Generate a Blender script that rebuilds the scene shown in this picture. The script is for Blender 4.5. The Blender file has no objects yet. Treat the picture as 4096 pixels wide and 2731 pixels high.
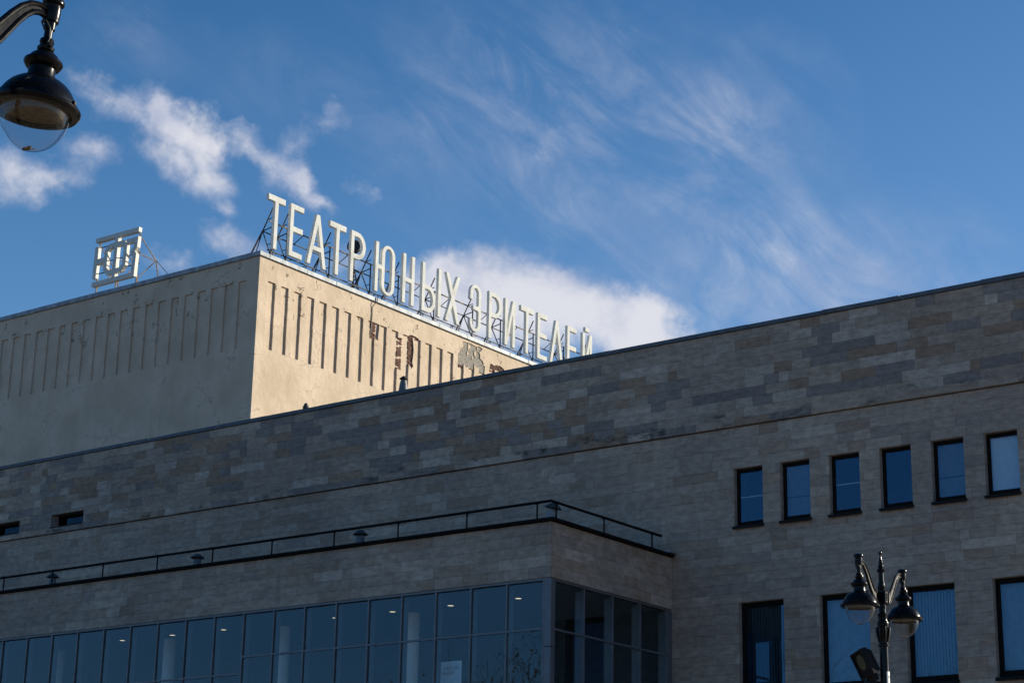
import bpy, bmesh, math, random
from mathutils import Vector, Matrix
random.seed(7)
R = math.radians
SC = bpy.context.scene
COL = SC.collection

# ------------------------------------------------------------------ camera, sky, sun, exposure
CAM_R = Vector((0.80370536, 0.59472837, 0.01886421))
CAM_U = Vector((0.16084966, -0.24767368, 0.95539789))
CAM_F = Vector((-0.5728744, 0.76482411, 0.29471852))
CAM_P = Vector((0, 0, 1.6))
cd = bpy.data.cameras.new('camera')
cam = bpy.data.objects.new('camera', cd)
COL.objects.link(cam)
m = Matrix.Identity(4)
for i in range(3):
    m[i][0], m[i][1], m[i][2], m[i][3] = CAM_R[i], CAM_U[i], -CAM_F[i], CAM_P[i]
cam.matrix_world = m
cd.sensor_width = 36
cd.lens = 68.49
cd.clip_start, cd.clip_end = 0.1, 5000
SC.camera = cam

SUN_EL = R(17)
SUN_FROM_X = R(57)            # horizontal angle from +x towards +y
sdir = Vector((math.cos(SUN_EL) * math.cos(SUN_FROM_X), math.cos(SUN_EL) * math.sin(SUN_FROM_X), math.sin(SUN_EL)))
sl = bpy.data.lights.new('sun', 'SUN')
sl.energy = 5.0
sl.angle = R(0.5)
sl.color = (1.0, 0.93, 0.76)
so = bpy.data.objects.new('sun', sl)
COL.objects.link(so)
so.rotation_euler = (-sdir).to_track_quat('-Z', 'Y').to_euler()
so.location = (20, 30, 60)

SC.view_settings.view_transform = 'Standard'
SC.view_settings.look = 'None'
SC.view_settings.exposure = 0.4
SC.view_settings.gamma = 1.0
SC.view_settings.use_curve_mapping = False
SC.cycles.max_bounces = 8
SC.cycles.transparent_max_bounces = 12
SC.cycles.caustics_reflective = False
SC.cycles.caustics_refractive = False

BLOBS = [(-47.77, 23.87, 0.98, 0.68, -0.203, 0.8), (-46.62, 23.53, 1.19, 0.78, -0.28, 0.8), (-45.31, 23.39, 1.27, 1.07, -0.516, 1.15), (-44.29, 22.79, 1.46, 1.12, -0.477, 1.1), (-43.43, 22.38, 0.75, 0.58, -0.34, 0.8), (-47.16, 21.96, 1.3, 0.78, -0.25, 0.9), (-45.32, 21.95, 1.12, 0.73, -0.272, 0.75), (-43.91, 21.47, 1.39, 0.78, -0.368, 0.9), (-49.15, 21.24, 1.43, 1.12, -0.176, 0.95), (-47.67, 21.06, 1.21, 0.63, -0.136, 0.75), (-42.55, 22.5, 0.92, 0.58, -0.632, 0.7), (-41.69, 21.93, 1.37, 0.97, -0.605, 0.95), (-40.88, 21.22, 0.9, 0.63, -0.725, 0.85), (-40.19, 20.84, 0.72, 0.29, -0.141, 0.6), (-40.32, 23.31, 1.13, 0.63, -0.181, 0.6), (-40.05, 23.8, 0.81, 0.54, -0.383, 0.4), (-41.19, 22.72, 0.69, 0.49, -0.482, 0.55), (-43.09, 20.63, 0.62, 0.34, -0.167, 0.65), (-42.9, 19.6, 1.54, 0.83, -0.169, 0.85), (-44.59, 18.86, 1.15, 0.54, -0.069, 0.55), (-39.15, 21.44, 0.66, 0.39, -0.344, 0.45), (-36.59, 19.36, 2.28, 0.97, 0.032, 0.95), (-34.67, 18.58, 3.55, 2.05, -0.088, 1.25), (-31.82, 17.73, 3.19, 1.95, -0.214, 1.25), (-30.3, 17.13, 2.32, 1.41, -0.025, 1.1), (-36.49, 17.9, 3.15, 1.71, -0.088, 0.8), (-39.2, 19.4, 1.95, 1.46, -0.367, 0.4)]
VEILS = [(-32.25, 22.79, 9.22, 5.6, -0.398, 0.55), (-29.25, 23.69, 2.92, 1.95, -0.533, 0.5), (-34.71, 23.24, 3.41, 2.19, -0.73, 0.4), (-26.67, 23.86, 3.07, 2.19, -0.805, 0.3), (-28.39, 19.46, 6.12, 3.17, -0.319, 0.3), (-46.05, 25.1, 2.45, 1.71, -0.235, 0.3), (-40.31, 23.8, 4.58, 2.19, -0.168, 0.25), (-22.76, 19.65, 4.17, 2.19, -0.361, 0.25), (-25.5, 18.2, 7.5, 3.4, -0.1, 0.55)]


class NT:
    """small helper around a node tree"""
    def __init__(self, tree):
        self.t = tree
        self.n = tree.nodes
        self.l = tree.links

    def node(self, kind, **kw):
        nd = self.n.new(kind)
        for k, v in kw.items():
            setattr(nd, k, v)
        return nd

    def put(self, sock, v):
        if hasattr(v, 'is_linked') or isinstance(v, bpy.types.NodeSocket):
            self.l.new(v, sock)
        else:
            sock.default_value = v

    def math(self, op, a, b=None, clamp=False):
        nd = self.node('ShaderNodeMath', operation=op, use_clamp=clamp)
        self.put(nd.inputs[0], a)
        if b is not None:
            self.put(nd.inputs[1], b)
        return nd.outputs[0]

    def mix(self, f, a, b, blend='MIX'):
        nd = self.node('ShaderNodeMix', data_type='RGBA', blend_type=blend)
        self.put(nd.inputs[0], f)
        self.put(nd.inputs[6], a)
        self.put(nd.inputs[7], b)
        return nd.outputs[2]

    def noise(self, vec, scale, detail=4, rough=0.55, dist=0.0):
        nd = self.node('ShaderNodeTexNoise')
        self.put(nd.inputs['Vector'], vec)
        nd.inputs['Scale'].default_value = scale
        nd.inputs['Detail'].default_value = detail
        nd.inputs['Roughness'].default_value = rough
        nd.inputs['Distortion'].default_value = dist
        return nd

    def ramp(self, v, lo, hi, interp='SMOOTHSTEP'):
        nd = self.node('ShaderNodeMapRange', interpolation_type=interp)
        self.put(nd.inputs[0], v)
        nd.inputs[1].default_value = lo
        nd.inputs[2].default_value = hi
        return nd.outputs[0]

    def vscale(self, vec, s):
        nd = self.node('ShaderNodeVectorMath', operation='MULTIPLY')
        self.put(nd.inputs[0], vec)
        nd.inputs[1].default_value = s
        return nd.outputs[0]

    def dot(self, vec, s):
        nd = self.node('ShaderNodeVectorMath', operation='DOT_PRODUCT')
        self.put(nd.inputs[0], vec)
        nd.inputs[1].default_value = s
        return nd.outputs[1]


W = bpy.data.worlds.new('World')
SC.world = W
W.use_nodes = True
t = NT(W.node_tree)
t.n.clear()
sky = t.node('ShaderNodeTexSky', sky_type='NISHITA')
sky.sun_disc = False
sky.sun_elevation = SUN_EL
sky.sun_rotation = R(90) - SUN_FROM_X
sky.air_density = 0.8
sky.dust_density = 1.1
sky.ozone_density = 3.0
hsv = t.node('ShaderNodeHueSaturation')
hsv.inputs['Saturation'].default_value = 1.30
t.l.new(sky.outputs[0], hsv.inputs['Color'])
bg = t.node('ShaderNodeBackground')
t.l.new(hsv.outputs[0], bg.inputs[0])
bg.inputs[1].default_value = 0.098
tc = t.node('ShaderNodeTexCoord')
D0 = tc.outputs['Generated']
sep = t.node('ShaderNodeSeparateXYZ')
t.l.new(D0, sep.inputs[0])
az = t.math('ARCTAN2', sep.outputs[0], sep.outputs[1])
el = t.math('ARCSINE', sep.outputs[2])
cmb = t.node('ShaderNodeCombineXYZ')
t.l.new(t.math('MULTIPLY', az, 57.29578 * 0.94), cmb.inputs[0])
t.l.new(t.math('MULTIPLY', el, 57.29578), cmb.inputs[1])
# warp the sky coordinates so that cloud edges fray
warp = t.noise(t.vscale(D0, (1, 1, 1)), 26, 5, 0.6)
wv = t.node('ShaderNodeVectorMath', operation='MULTIPLY_ADD')
t.l.new(warp.outputs['Color'], wv.inputs[0])
wv.inputs[1].default_value = (2.2, 1.7, 0)
wv.inputs[2].default_value = (-1.1, -0.85, 0)
wadd = t.node('ShaderNodeVectorMath', operation='ADD')
t.l.new(cmb.outputs[0], wadd.inputs[0])
t.l.new(wv.outputs[0], wadd.inputs[1])
AE = wadd.outputs[0]


def blobsum(items):
    acc = None
    for (a, e, sx, sy, rot, w) in items:
        mp = t.node('ShaderNodeMapping', vector_type='TEXTURE')
        t.l.new(AE, mp.inputs[0])
        mp.inputs[1].default_value = (a, e, 0)
        mp.inputs[2].default_value = (0, 0, rot)
        mp.inputs[3].default_value = (sx, sy, 1)
        g = t.node('ShaderNodeTexGradient', gradient_type='SPHERICAL')
        t.l.new(mp.outputs[0], g.inputs[0])
        nd = t.node('ShaderNodeMath', operation='MULTIPLY_ADD')
        t.l.new(g.outputs['Fac'], nd.inputs[0])
        nd.inputs[1].default_value = w
        if acc is None:
            nd.inputs[2].default_value = 0
        else:
            t.l.new(acc, nd.inputs[2])
        acc = nd.outputs[0]
    return acc


heap = blobsum(BLOBS)
veil = blobsum(VEILS)
# streak frame: along the wisps (falling to the right), across them, depth
c0 = CAM_F
e1 = (CAM_R * 0.80 - CAM_U * 0.60).normalized()
e2 = (CAM_R * 0.60 + CAM_U * 0.80).normalized()
cs = t.node('ShaderNodeCombineXYZ')
t.l.new(t.dot(D0, tuple(e1 * 0.42)), cs.inputs[0])
t.l.new(t.dot(D0, tuple(e2 * 1.0)), cs.inputs[1])
t.l.new(t.dot(D0, tuple(c0 * 1.0)), cs.inputs[2])
fb = t.noise(D0, 34, 8, 0.62)
st = t.noise(cs.outputs[0], 30, 9, 0.64, 0.6)
st2 = t.noise(D0, 14, 6, 0.6, 0.3)
# heaped clouds
h = t.math('ADD', t.math('MULTIPLY', heap, 1.15),
           t.math('ADD', t.math('MULTIPLY', t.math('SUBTRACT', fb.outputs['Fac'], 0.5), 2.1),
                  t.math('MULTIPLY', t.math('SUBTRACT', st.outputs['Fac'], 0.5), 1.1)))
hm = t.math('MULTIPLY', t.ramp(h, 0.06, 1.52), t.ramp(heap, 0.0, 0.16))
# thin veils
v = t.math('MULTIPLY', t.math('MULTIPLY', veil, 1.3),
           t.ramp(t.math('ADD', t.math('MULTIPLY', st.outputs['Fac'], 0.78), t.math('MULTIPLY', st2.outputs['Fac'], 0.30)), 0.40, 0.80))
# the rest of the sky carries the same sort of scattered wisps
cov = t.noise(D0, 3.2, 3, 0.5)
rest = t.math('MULTIPLY', t.ramp(cov.outputs['Fac'], 0.62, 0.82),
              t.math('MULTIPLY', t.ramp(st.outputs['Fac'], 0.45, 0.8), 0.12))
vm = t.math('ADD', t.math('MULTIPLY', v, 0.62), rest, clamp=True)
low = t.math('SUBTRACT', 1.0, t.ramp(el, R(-4), R(34), 'LINEAR'))
hz = t.math('MULTIPLY', t.math('POWER', low, 1.5), 0.85)
fac = t.math('MAXIMUM', t.math('MULTIPLY', hm, 0.93), t.math('MINIMUM', vm, 0.6), clamp=True)
# clouds: bright warm white where dense, mauve grey in the hollows
sh = t.ramp(t.math('ADD', t.noise(D0, 22, 5, 0.55).outputs['Fac'], t.math('MULTIPLY', hm, 0.16)), 0.42, 0.74)
ccol = t.mix(sh, (0.46, 0.52, 0.70, 1), (0.84, 0.84, 0.90, 1))
bgc = t.node('ShaderNodeBackground')
t.l.new(ccol, bgc.inputs[0])
bgc.inputs[1].default_value = 0.70
bgh = t.node('ShaderNodeBackground')
bgh.inputs[0].default_value = (0.235, 0.44, 0.74, 1)
bgh.inputs[1].default_value = 0.92
mxh = t.node('ShaderNodeMixShader')
t.l.new(hz, mxh.inputs[0])
t.l.new(bg.outputs[0], mxh.inputs[1])
t.l.new(bgh.outputs[0], mxh.inputs[2])
mxs = t.node('ShaderNodeMixShader')
t.l.new(fac, mxs.inputs[0])
t.l.new(mxh.outputs[0], mxs.inputs[1])
t.l.new(bgc.outputs[0], mxs.inputs[2])
wo = t.node('ShaderNodeOutputWorld')
t.l.new(mxs.outputs[0], wo.inputs[0])


# ------------------------------------------------------------------ materials
def mat(name):
    mt = bpy.data.materials.new(name)
    mt.use_nodes = True
    tt = NT(mt.node_tree)
    tt.n.clear()
    out = tt.node('ShaderNodeOutputMaterial')
    return mt, tt, out


def principled(tt, out, color, rough=0.7, metal=0.0, bump=None, strength=0.3, dist=0.02, spec=0.5):
    p = tt.node('ShaderNodeBsdfPrincipled')
    tt.put(p.inputs['Base Color'], color)
    tt.put(p.inputs['Roughness'], rough)
    p.inputs['Metallic'].default_value = metal
    p.inputs['Specular IOR Level'].default_value = spec
    if bump is not None:
        b = tt.node('ShaderNodeBump')
        b.inputs['Strength'].default_value = strength
        b.inputs['Distance'].default_value = dist
        tt.l.new(bump, b.inputs['Height'])
        tt.l.new(b.outputs[0], p.inputs['Normal'])
    tt.l.new(p.outputs[0], out.inputs[0])
    return p


def pos(tt):
    return tt.node('ShaderNodeNewGeometry').outputs['Position']


def simple(name, color, rough=0.6, metal=0.0, var=0.25, scale=6.0, bump=0.2, dist=0.004, spec=0.5):
    mt, tt, out = mat(name)
    P = pos(tt)
    n = tt.noise(P, scale, 6, 0.6)
    dark = tuple(c * (1 - var) for c in color[:3]) + (1,)
    lite = tuple(min(1, c * (1 + var)) for c in color[:3]) + (1,)
    col = tt.mix(tt.ramp(n.outputs['Fac'], 0.3, 0.7), dark, lite)
    principled(tt, out, col, rough, metal, n.outputs['Fac'] if bump else None, bump, dist, spec)
    return mt


def stone_material():
    mt, tt, out = mat('travertine_cladding')
    P = pos(tt)
    at = tt.node('ShaderNodeAttribute', attribute_name='tint')
    base = at.outputs['Color']
    n1 = tt.noise(tt.vscale(P, (1, 1, 2.2)), 3.2, 8, 0.68)
    n2 = tt.noise(P, 26, 5, 0.6)
    n3 = tt.noise(P, 0.35, 4, 0.55)
    c = tt.mix(tt.ramp(n1.outputs['Fac'], 0.30, 0.72), tt.mix(1.0, base, (0.74, 0.71, 0.69, 1), 'MULTIPLY'), tt.mix(1.0, base, (1.16, 1.16, 1.16, 1), 'MULTIPLY'))
    c = tt.mix(tt.math('MULTIPLY', tt.ramp(n2.outputs['Fac'], 0.55, 0.75), 0.35), c, tt.mix(1.0, base, (0.55, 0.52, 0.50, 1), 'MULTIPLY'))
    c = tt.mix(1.0, c, tt.mix(tt.ramp(n3.outputs['Fac'], 0.3, 0.7), (0.88, 0.88, 0.9, 1), (1.08, 1.07, 1.05, 1)), 'MULTIPLY')
    # rain streaks of dirt and black moss clinging to the string course
    sp = tt.node('ShaderNodeSeparateXYZ')
    tt.l.new(P, sp.inputs[0])
    z = sp.outputs[2]
    band = tt.math('MULTIPLY', tt.ramp(z, 16.55, 16.8), tt.math('SUBTRACT', 1.0, tt.ramp(z, 16.95, 17.45)))
    ms = tt.noise(tt.vscale(P, (0.5, 0.5, 1.2)), 1.6, 7, 0.72)
    moss = tt.math('MULTIPLY', band, tt.ramp(ms.outputs['Fac'], 0.52, 0.66))
    c = tt.mix(tt.math('MULTIPLY', moss, 0.88), c, (0.045, 0.045, 0.04, 1))
    rs = tt.noise(tt.vscale(P, (1.4, 1.4, 0.10)), 2.4, 5, 0.6)
    c = tt.mix(tt.math('MULTIPLY', tt.ramp(rs.outputs['Fac'], 0.60, 0.80), 0.35), c, (0.14, 0.125, 0.11, 1))
    hgt = tt.math('ADD', n1.outputs['Fac'], tt.math('MULTIPLY', n2.outputs['Fac'], 0.5))
    principled(tt, out, c, 0.85, 0, hgt, 0.35, 0.02, 0.3)
    return mt


def stucco_material(name, tint=(0.605, 0.482, 0.362)):
    mt, tt, out = mat(name)
    P = pos(tt)
    n1 = tt.noise(P, 0.55, 6, 0.6)
    n2 = tt.noise(P, 3.0, 8, 0.65)
    n3 = tt.noise(tt.vscale(P, (1.0, 1.0, 0.18)), 1.8, 6, 0.6)
    n4 = tt.noise(P, 34, 4, 0.6)
    b = tint
    c = tt.mix(tt.ramp(n1.outputs['Fac'], 0.32, 0.68), (b[0] * .88, b[1] * .87, b[2] * .84, 1), (b[0] * 1.08, b[1] * 1.08, b[2] * 1.09, 1))
    c = tt.mix(tt.math('MULTIPLY', tt.ramp(n3.outputs['Fac'], 0.52, 0.78), 0.4), c, (b[0] * .7, b[1] * .67, b[2] * .62, 1))
    c = tt.mix(tt.math('MULTIPLY', tt.ramp(n2.outputs['Fac'], 0.56, 0.76), 0.3), c, (b[0] * .8, b[1] * .8, b[2] * .82, 1))
    # hairline cracks
    vo = tt.node('ShaderNodeTexVoronoi', feature='DISTANCE_TO_EDGE')
    wp = tt.node('ShaderNodeVectorMath', operation='MULTIPLY_ADD')
    tt.l.new(n2.outputs['Color'], wp.inputs[0])
    wp.inputs[1].default_value = (0.7, 0.7, 0.7)
    tt.l.new(tt.vscale(P, (0.42, 0.42, 0.75)), wp.inputs[2])
    tt.l.new(wp.outputs[0], vo.inputs['Vector'])
    vo.inputs['Scale'].default_value = 1.0
    crack = tt.math('SUBTRACT', 1.0, tt.ramp(vo.outputs['Distance'], 0.002, 0.012))
    crack = tt.math('MULTIPLY', crack, tt.ramp(n1.outputs['Fac'], 0.50, 0.60))
    c = tt.mix(tt.math('MULTIPLY', crack, 0.6), c, (0.17, 0.13, 0.09, 1))
    n5 = tt.noise(tt.vscale(P, (1, 1, 0.8)), 2.1, 3, 0.5)
    n6 = tt.noise(P, 9, 4, 0.65)
    chip = tt.math('MULTIPLY', tt.ramp(n5.outputs['Fac'], 0.63, 0.65), tt.ramp(n6.outputs['Fac'], 0.50, 0.53))
    sp = tt.node('ShaderNodeSeparateXYZ')
    tt.l.new(P, sp.inputs[0])
    chip = tt.math('MULTIPLY', chip, tt.ramp(sp.outputs[2], 28.5, 30.5))
    c = tt.mix(tt.math('MULTIPLY', chip, 0.85), c, (0.10, 0.07, 0.05, 1))
    hgt = tt.math('ADD', tt.math('MULTIPLY', n1.outputs['Fac'], 2.0), tt.math('ADD', tt.math('MULTIPLY', n2.outputs['Fac'], 0.9), tt.math('MULTIPLY', n4.outputs['Fac'], 0.08)))
    hgt = tt.math('SUBTRACT', hgt, tt.math('MULTIPLY', crack, 0.3))
    principled(tt, out, c, 0.9, 0, hgt, 0.55, 0.05, 0.2)
    return mt


def pane_material(name, tint, ior, gloss):
    mt, tt, out = mat(name)
    fr = tt.node('ShaderNodeFresnel')
    # thin sheet: the same reflectance from either side
    bf = tt.node('ShaderNodeNewGeometry').outputs['Backfacing']
    tt.l.new(tt.math('ADD', tt.math('MULTIPLY', bf, 1 / ior - ior), ior), fr.inputs['IOR'])
    g = tt.node('ShaderNodeBsdfGlossy')
    g.inputs['Color'].default_value = gloss
    g.inputs['Roughness'].default_value = 0.0
    n = tt.noise(pos(tt), 0.8, 2, 0.5)
    b = tt.node('ShaderNodeBump')
    b.inputs['Strength'].default_value = 0.02
    b.inputs['Distance'].default_value = 0.05
    tt.l.new(n.outputs['Fac'], b.inputs['Height'])
    tt.l.new(b.outputs[0], g.inputs['Normal'])
    tr = tt.node('ShaderNodeBsdfTransparent')
    tr.inputs['Color'].default_value = tint
    mx = tt.node('ShaderNodeMixShader')
    tt.l.new(fr.outputs[0], mx.inputs[0])
    tt.l.new(tr.outputs[0], mx.inputs[1])
    tt.l.new(g.outputs[0], mx.inputs[2])
    tt.l.new(mx.outputs[0], out.inputs[0])
    return mt


def emit(name, color, s):
    mt, tt, out = mat(name)
    e = tt.node('ShaderNodeEmission')
    e.inputs[0].default_value = color
    e.inputs[1].default_value = s
    tt.l.new(e.outputs[0], out.inputs[0])
    return mt


def black_paint():
    mt, tt, out = mat('black_gloss_paint')
    P = pos(tt)
    n = tt.noise(P, 14, 5, 0.6)
    c = tt.mix(tt.ramp(n.outputs['Fac'], 0.35, 0.7), (0.003, 0.003, 0.0035, 1), (0.006, 0.006, 0.007, 1))
    r = tt.math('ADD', tt.math('MULTIPLY', n.outputs['Fac'], 0.22), 0.12)
    principled(tt, out, c, r, 0, n.outputs['Fac'], 0.08, 0.004, 0.16)
    return mt


def enamel():
    mt, tt, out = mat('weathered_white_enamel')
    P = pos(tt)
    n = tt.noise(tt.vscale(P, (1, 1, 0.35)), 5, 7, 0.65)
    n2 = tt.noise(P, 1.3, 4, 0.6)
    c = tt.mix(tt.ramp(n.outputs['Fac'], 0.35, 0.75), (0.58, 0.55, 0.48, 1), (0.74, 0.71, 0.63, 1))
    c = tt.mix(tt.math('MULTIPLY', tt.ramp(n2.outputs['Fac'], 0.55, 0.75), 0.35), c, (0.42, 0.39, 0.33, 1))
    principled(tt, out, c, 0.5, 0, n.outputs['Fac'], 0.06, 0.01, 0.4)
    return mt


def lightbox():
    mt, tt, out = mat('milky_letter_plastic')
    P = pos(tt)
    n = tt.noise(tt.vscale(P, (1, 1, 0.35)), 5, 6, 0.65)
    n2 = tt.noise(P, 1.3, 4, 0.6)
    c = tt.mix(tt.ramp(n.outputs['Fac'], 0.35, 0.75), (0.74, 0.735, 0.69, 1), (0.86, 0.855, 0.81, 1))
    c = tt.mix(tt.math('MULTIPLY', tt.ramp(n2.outputs['Fac'], 0.52, 0.72), 0.4), c, (0.45, 0.43, 0.385, 1))
    d = tt.node('ShaderNodeBsdfDiffuse')
    tt.l.new(c, d.inputs[0])
    tl = tt.node('ShaderNodeBsdfTranslucent')
    tl.inputs[0].default_value = (0.86, 0.85, 0.80, 1)
    mx = tt.node('ShaderNodeMixShader')
    mx.inputs[0].default_value = 0.24
    tt.l.new(d.outputs[0], mx.inputs[1])
    tt.l.new(tl.outputs[0], mx.inputs[2])
    tt.l.new(mx.outputs[0], out.inputs[0])
    return mt


M = dict(
    stone=stone_material(),
    mortar=simple('grey_mortar', (0.17, 0.16, 0.15), 0.9),
    stucco=stucco_material('ochre_stucco'),
    render_coat=simple('bare_grey_render', (0.25, 0.225, 0.19), 0.95, 0, 0.35, 9, 0.6, 0.02),
    brick=simple('old_red_brick', (0.115, 0.047, 0.03), 0.9, 0, 0.55, 5, 0.5, 0.01),
    tin=simple('galvanised_coping', (0.27, 0.295, 0.32), 0.6, 0.1, 0.3, 3, 0.15, 0.01),
    slate=simple('dark_coping_sheet', (0.085, 0.10, 0.115), 0.6, 0.2, 0.2, 4, 0.1, 0.01),
    felt=simple('roof_felt', (0.06, 0.06, 0.062), 0.9),
    black=black_paint(),
    tar=simple('tarred_sheet', (0.007, 0.007, 0.007), 0.9, spec=0.15),
    rustdark=simple('dark_rusty_steel', (0.055, 0.045, 0.04), 0.75, 0.2, 0.5, 8, 0.3, 0.004),
    rustbrown=simple('brown_rusty_steel', (0.20, 0.14, 0.09), 0.8, 0.1, 0.5, 8, 0.3, 0.004),
    enamel=enamel(),
    lightbox=lightbox(),
    frame=simple('dark_window_frame', (0.006, 0.0055, 0.005), 0.8, spec=0.15),
    sill=simple('dark_sill_sheet', (0.010, 0.0095, 0.009), 0.7, 0.0, spec=0.2),
    alu=simple('grey_anodised_frame', (0.145, 0.15, 0.165), 0.45, 0.3, 0.12, 3, 0.05),
    pane=pane_material('window_pane_glass', (0.84, 0.90, 0.92, 1), 1.68, (0.27, 0.52, 0.78, 1)),
    slit_pane=pane_material('dark_slit_glass', (0.6, 0.65, 0.7, 1), 1.5, (0.22, 0.36, 0.48, 1)),
    wall_pane=pane_material('curtain_wall_glass', (0.78, 0.86, 0.88, 1), 1.66, (0.62, 0.86, 1.0, 1)),
    globe=pane_material('clear_lamp_globe', (0.86, 0.88, 0.89, 1), 1.46, (1, 1, 1, 1)),
    plaster=simple('white_plaster', (0.85, 0.85, 0.84), 0.8, 0, 0.06),
    ceiling=simple('grey_ceiling', (0.10, 0.105, 0.11), 0.9, 0, 0.1),
    floor=simple('dark_floor', (0.06, 0.055, 0.05), 0.6),
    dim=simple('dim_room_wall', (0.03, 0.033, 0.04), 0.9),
    blind=simple('pale_blind_fabric', (0.80, 0.81, 0.80), 0.9, 0, 0.05),
    blind_grey=simple('mid_grey_blind_fabric', (0.17, 0.185, 0.20), 0.9, 0, 0.08),
    blind_teal=simple('teal_blind_fabric', (0.26, 0.33, 0.36), 0.9, 0, 0.1),
    blind_dark=simple('grey_blind_fabric', (0.065, 0.075, 0.085), 0.9, 0, 0.08),
    vent=simple('weathered_zinc', (0.13, 0.14, 0.15), 0.6, 0.4, 0.45, 12, 0.3, 0.004),
    ventdark=simple('sooty_zinc', (0.05, 0.05, 0.05), 0.7, 0.2, 0.5, 12, 0.3, 0.004),
    glow=emit('warm_downlight', (1.0, 0.80, 0.55, 1), 1.0),
    reflector=simple('dusty_lamp_reflector', (0.085, 0.068, 0.042), 0.75, 0, 0.45, 30, 0.3, 0.003),
    rubber=simple('black_cable', (0.015, 0.015, 0.015), 0.6),
    whiteplate=simple('white_number_plate', (0.78, 0.77, 0.74), 0.5, 0, 0.05),
    ink=simple('black_ink', (0.02, 0.02, 0.02), 0.7),
    paper=simple('poster_paper', (0.62, 0.63, 0.62), 0.8, 0, 0.06),
    redink=simple('brown_red_ink', (0.25, 0.08, 0.06), 0.7),
    asphalt=simple('sandy_square', (0.34, 0.25, 0.16), 0.9, 0, 0.25, 4, 0.4, 0.01),
    paving=simple('paving_slabs', (0.36, 0.29, 0.21), 0.9, 0, 0.2, 2),
    bark=simple('dark_bark', (0.055, 0.045, 0.036), 0.95, 0, 0.3, 8, 0.5, 0.02),
    deadleaf=simple('brown_dead_leaves', (0.11, 0.065, 0.03), 0.9, 0, 0.4, 3),
    lens=simple('floodlight_lens', (0.06, 0.058, 0.03), 0.25, 0, 0.2, 20, 0),
    floodbox=simple('charcoal_floodlight_case', (0.010, 0.010, 0.011), 0.7, 0, 0.2, 20, 0.1, spec=0.15),
)


# ------------------------------------------------------------------ mesh helpers
class MB:
    def __init__(self):
        self.v = []
        self.f = []
        self.tint = []          # one colour per face (optional)

    def box(self, x0, x1, y0, y1, z0, z1, skip=()):
        i = len(self.v)
        self.v += [(x0, y0, z0), (x1, y0, z0), (x1, y1, z0), (x0, y1, z0), (x0, y0, z1), (x1, y0, z1), (x1, y1, z1), (x0, y1, z1)]
        fs = {'-z': (3, 2, 1, 0), '+z': (4, 5, 6, 7), '-y': (0, 1, 5, 4), '+x': (1, 2, 6, 5), '+y': (2, 3, 7, 6), '-x': (3, 0, 4, 7)}
        for k, q in fs.items():
            if k not in skip:
                self.f.append(tuple(i + a for a in q))
        return self

    def quad(self, a, b, c, d):
        i = len(self.v)
        self.v += [tuple(a), tuple(b), tuple(c), tuple(d)]
        self.f.append((i, i + 1, i + 2, i + 3))
        return self

    def obox(self, c, ax, ay, az):
        """oriented box: centre and three half-extent vectors"""
        c, ax, ay, az = Vector(c), Vector(ax), Vector(ay), Vector(az)
        i = len(self.v)
        for sz in (-1, 1):
            for sx, sy in ((-1, -1), (1, -1), (1, 1), (-1, 1)):
                self.v.append(tuple(c + ax * sx + ay * sy + az * sz))
        for q in ((3, 2, 1, 0), (4, 5, 6, 7), (0, 1, 5, 4), (1, 2, 6, 5), (2, 3, 7, 6), (3, 0, 4, 7)):
            self.f.append(tuple(i + a for a in q))
        return self

    def beam(self, a, b, w=0.05, h=None):
        a, b = Vector(a), Vector(b)
        d = (b - a)
        L = d.length
        d.normalize()
        s = d.cross(Vector((0, 0, 1)))
        if s.length < 1e-3:
            s = Vector((1, 0, 0))
        s.normalize()
        n = s.cross(d)
        return self.obox((a + b) / 2, d * L / 2, s * w / 2, n * (h or w) / 2)

    def lathe(self, prof, c=(0, 0, 0), seg=20, a0=0.0, a1=2 * math.pi):
        c = Vector(c)
        i = len(self.v)
        full = abs(a1 - a0 - 2 * math.pi) < 1e-6
        n = seg if full else seg + 1
        for r, z in prof:
            for k in range(n):
                a = a0 + (a1 - a0) * k / seg
                self.v.append((c.x + r * math.cos(a), c.y + r * math.sin(a), c.z + z))
        for j in range(len(prof) - 1):
            for k in range(seg):
                k2 = (k + 1) % n
                self.f.append((i + j * n + k, i + j * n + k2, i + (j + 1) * n + k2, i + (j + 1) * n + k))
        return self

    def tube(self, pts, rad, seg=8, cap=True):
        pts = [Vector(p) for p in pts]
        rads = rad if isinstance(rad, (list, tuple)) else [rad] * len(pts)
        i = len(self.v)
        up = None
        for k, p in enumerate(pts):
            d = (pts[min(k + 1, len(pts) - 1)] - pts[max(k - 1, 0)]).normalized()
            if up is None:
                up = Vector((0, 0, 1)) if abs(d.z) < 0.95 else Vector((1, 0, 0))
            s = d.cross(up).normalized()
            up = s.cross(d).normalized()
            for q in range(seg):
                a = 2 * math.pi * q / seg
                self.v.append(tuple(p + (s * math.cos(a) + up * math.sin(a)) * rads[k]))
        for k in range(len(pts) - 1):
            for q in range(seg):
                q2 = (q + 1) % seg
                self.f.append((i + k * seg + q, i + k * seg + q2, i + (k + 1) * seg + q2, i + (k + 1) * seg + q))
        if cap:
            self.f.append(tuple(i + q for q in reversed(range(seg))))
            self.f.append(tuple(i + (len(pts) - 1) * seg + q for q in range(seg)))
        return self

    def mesh(self, name, origin=None):
        me = bpy.data.meshes.new(name)
        o = origin or Vector((0, 0, 0))
        me.from_pydata([(a - o.x, b - o.y, c - o.z) for a, b, c in self.v], [], self.f)
        if self.tint:
            at = me.color_attributes.new('tint', 'FLOAT_COLOR', 'CORNER')
            buf = []
            for p in me.polygons:
                buf += list(self.tint[p.index]) * p.loop_total
            at.data.foreach_set('color', buf)
        me.update()
        return me


WORLD = {}


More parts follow.
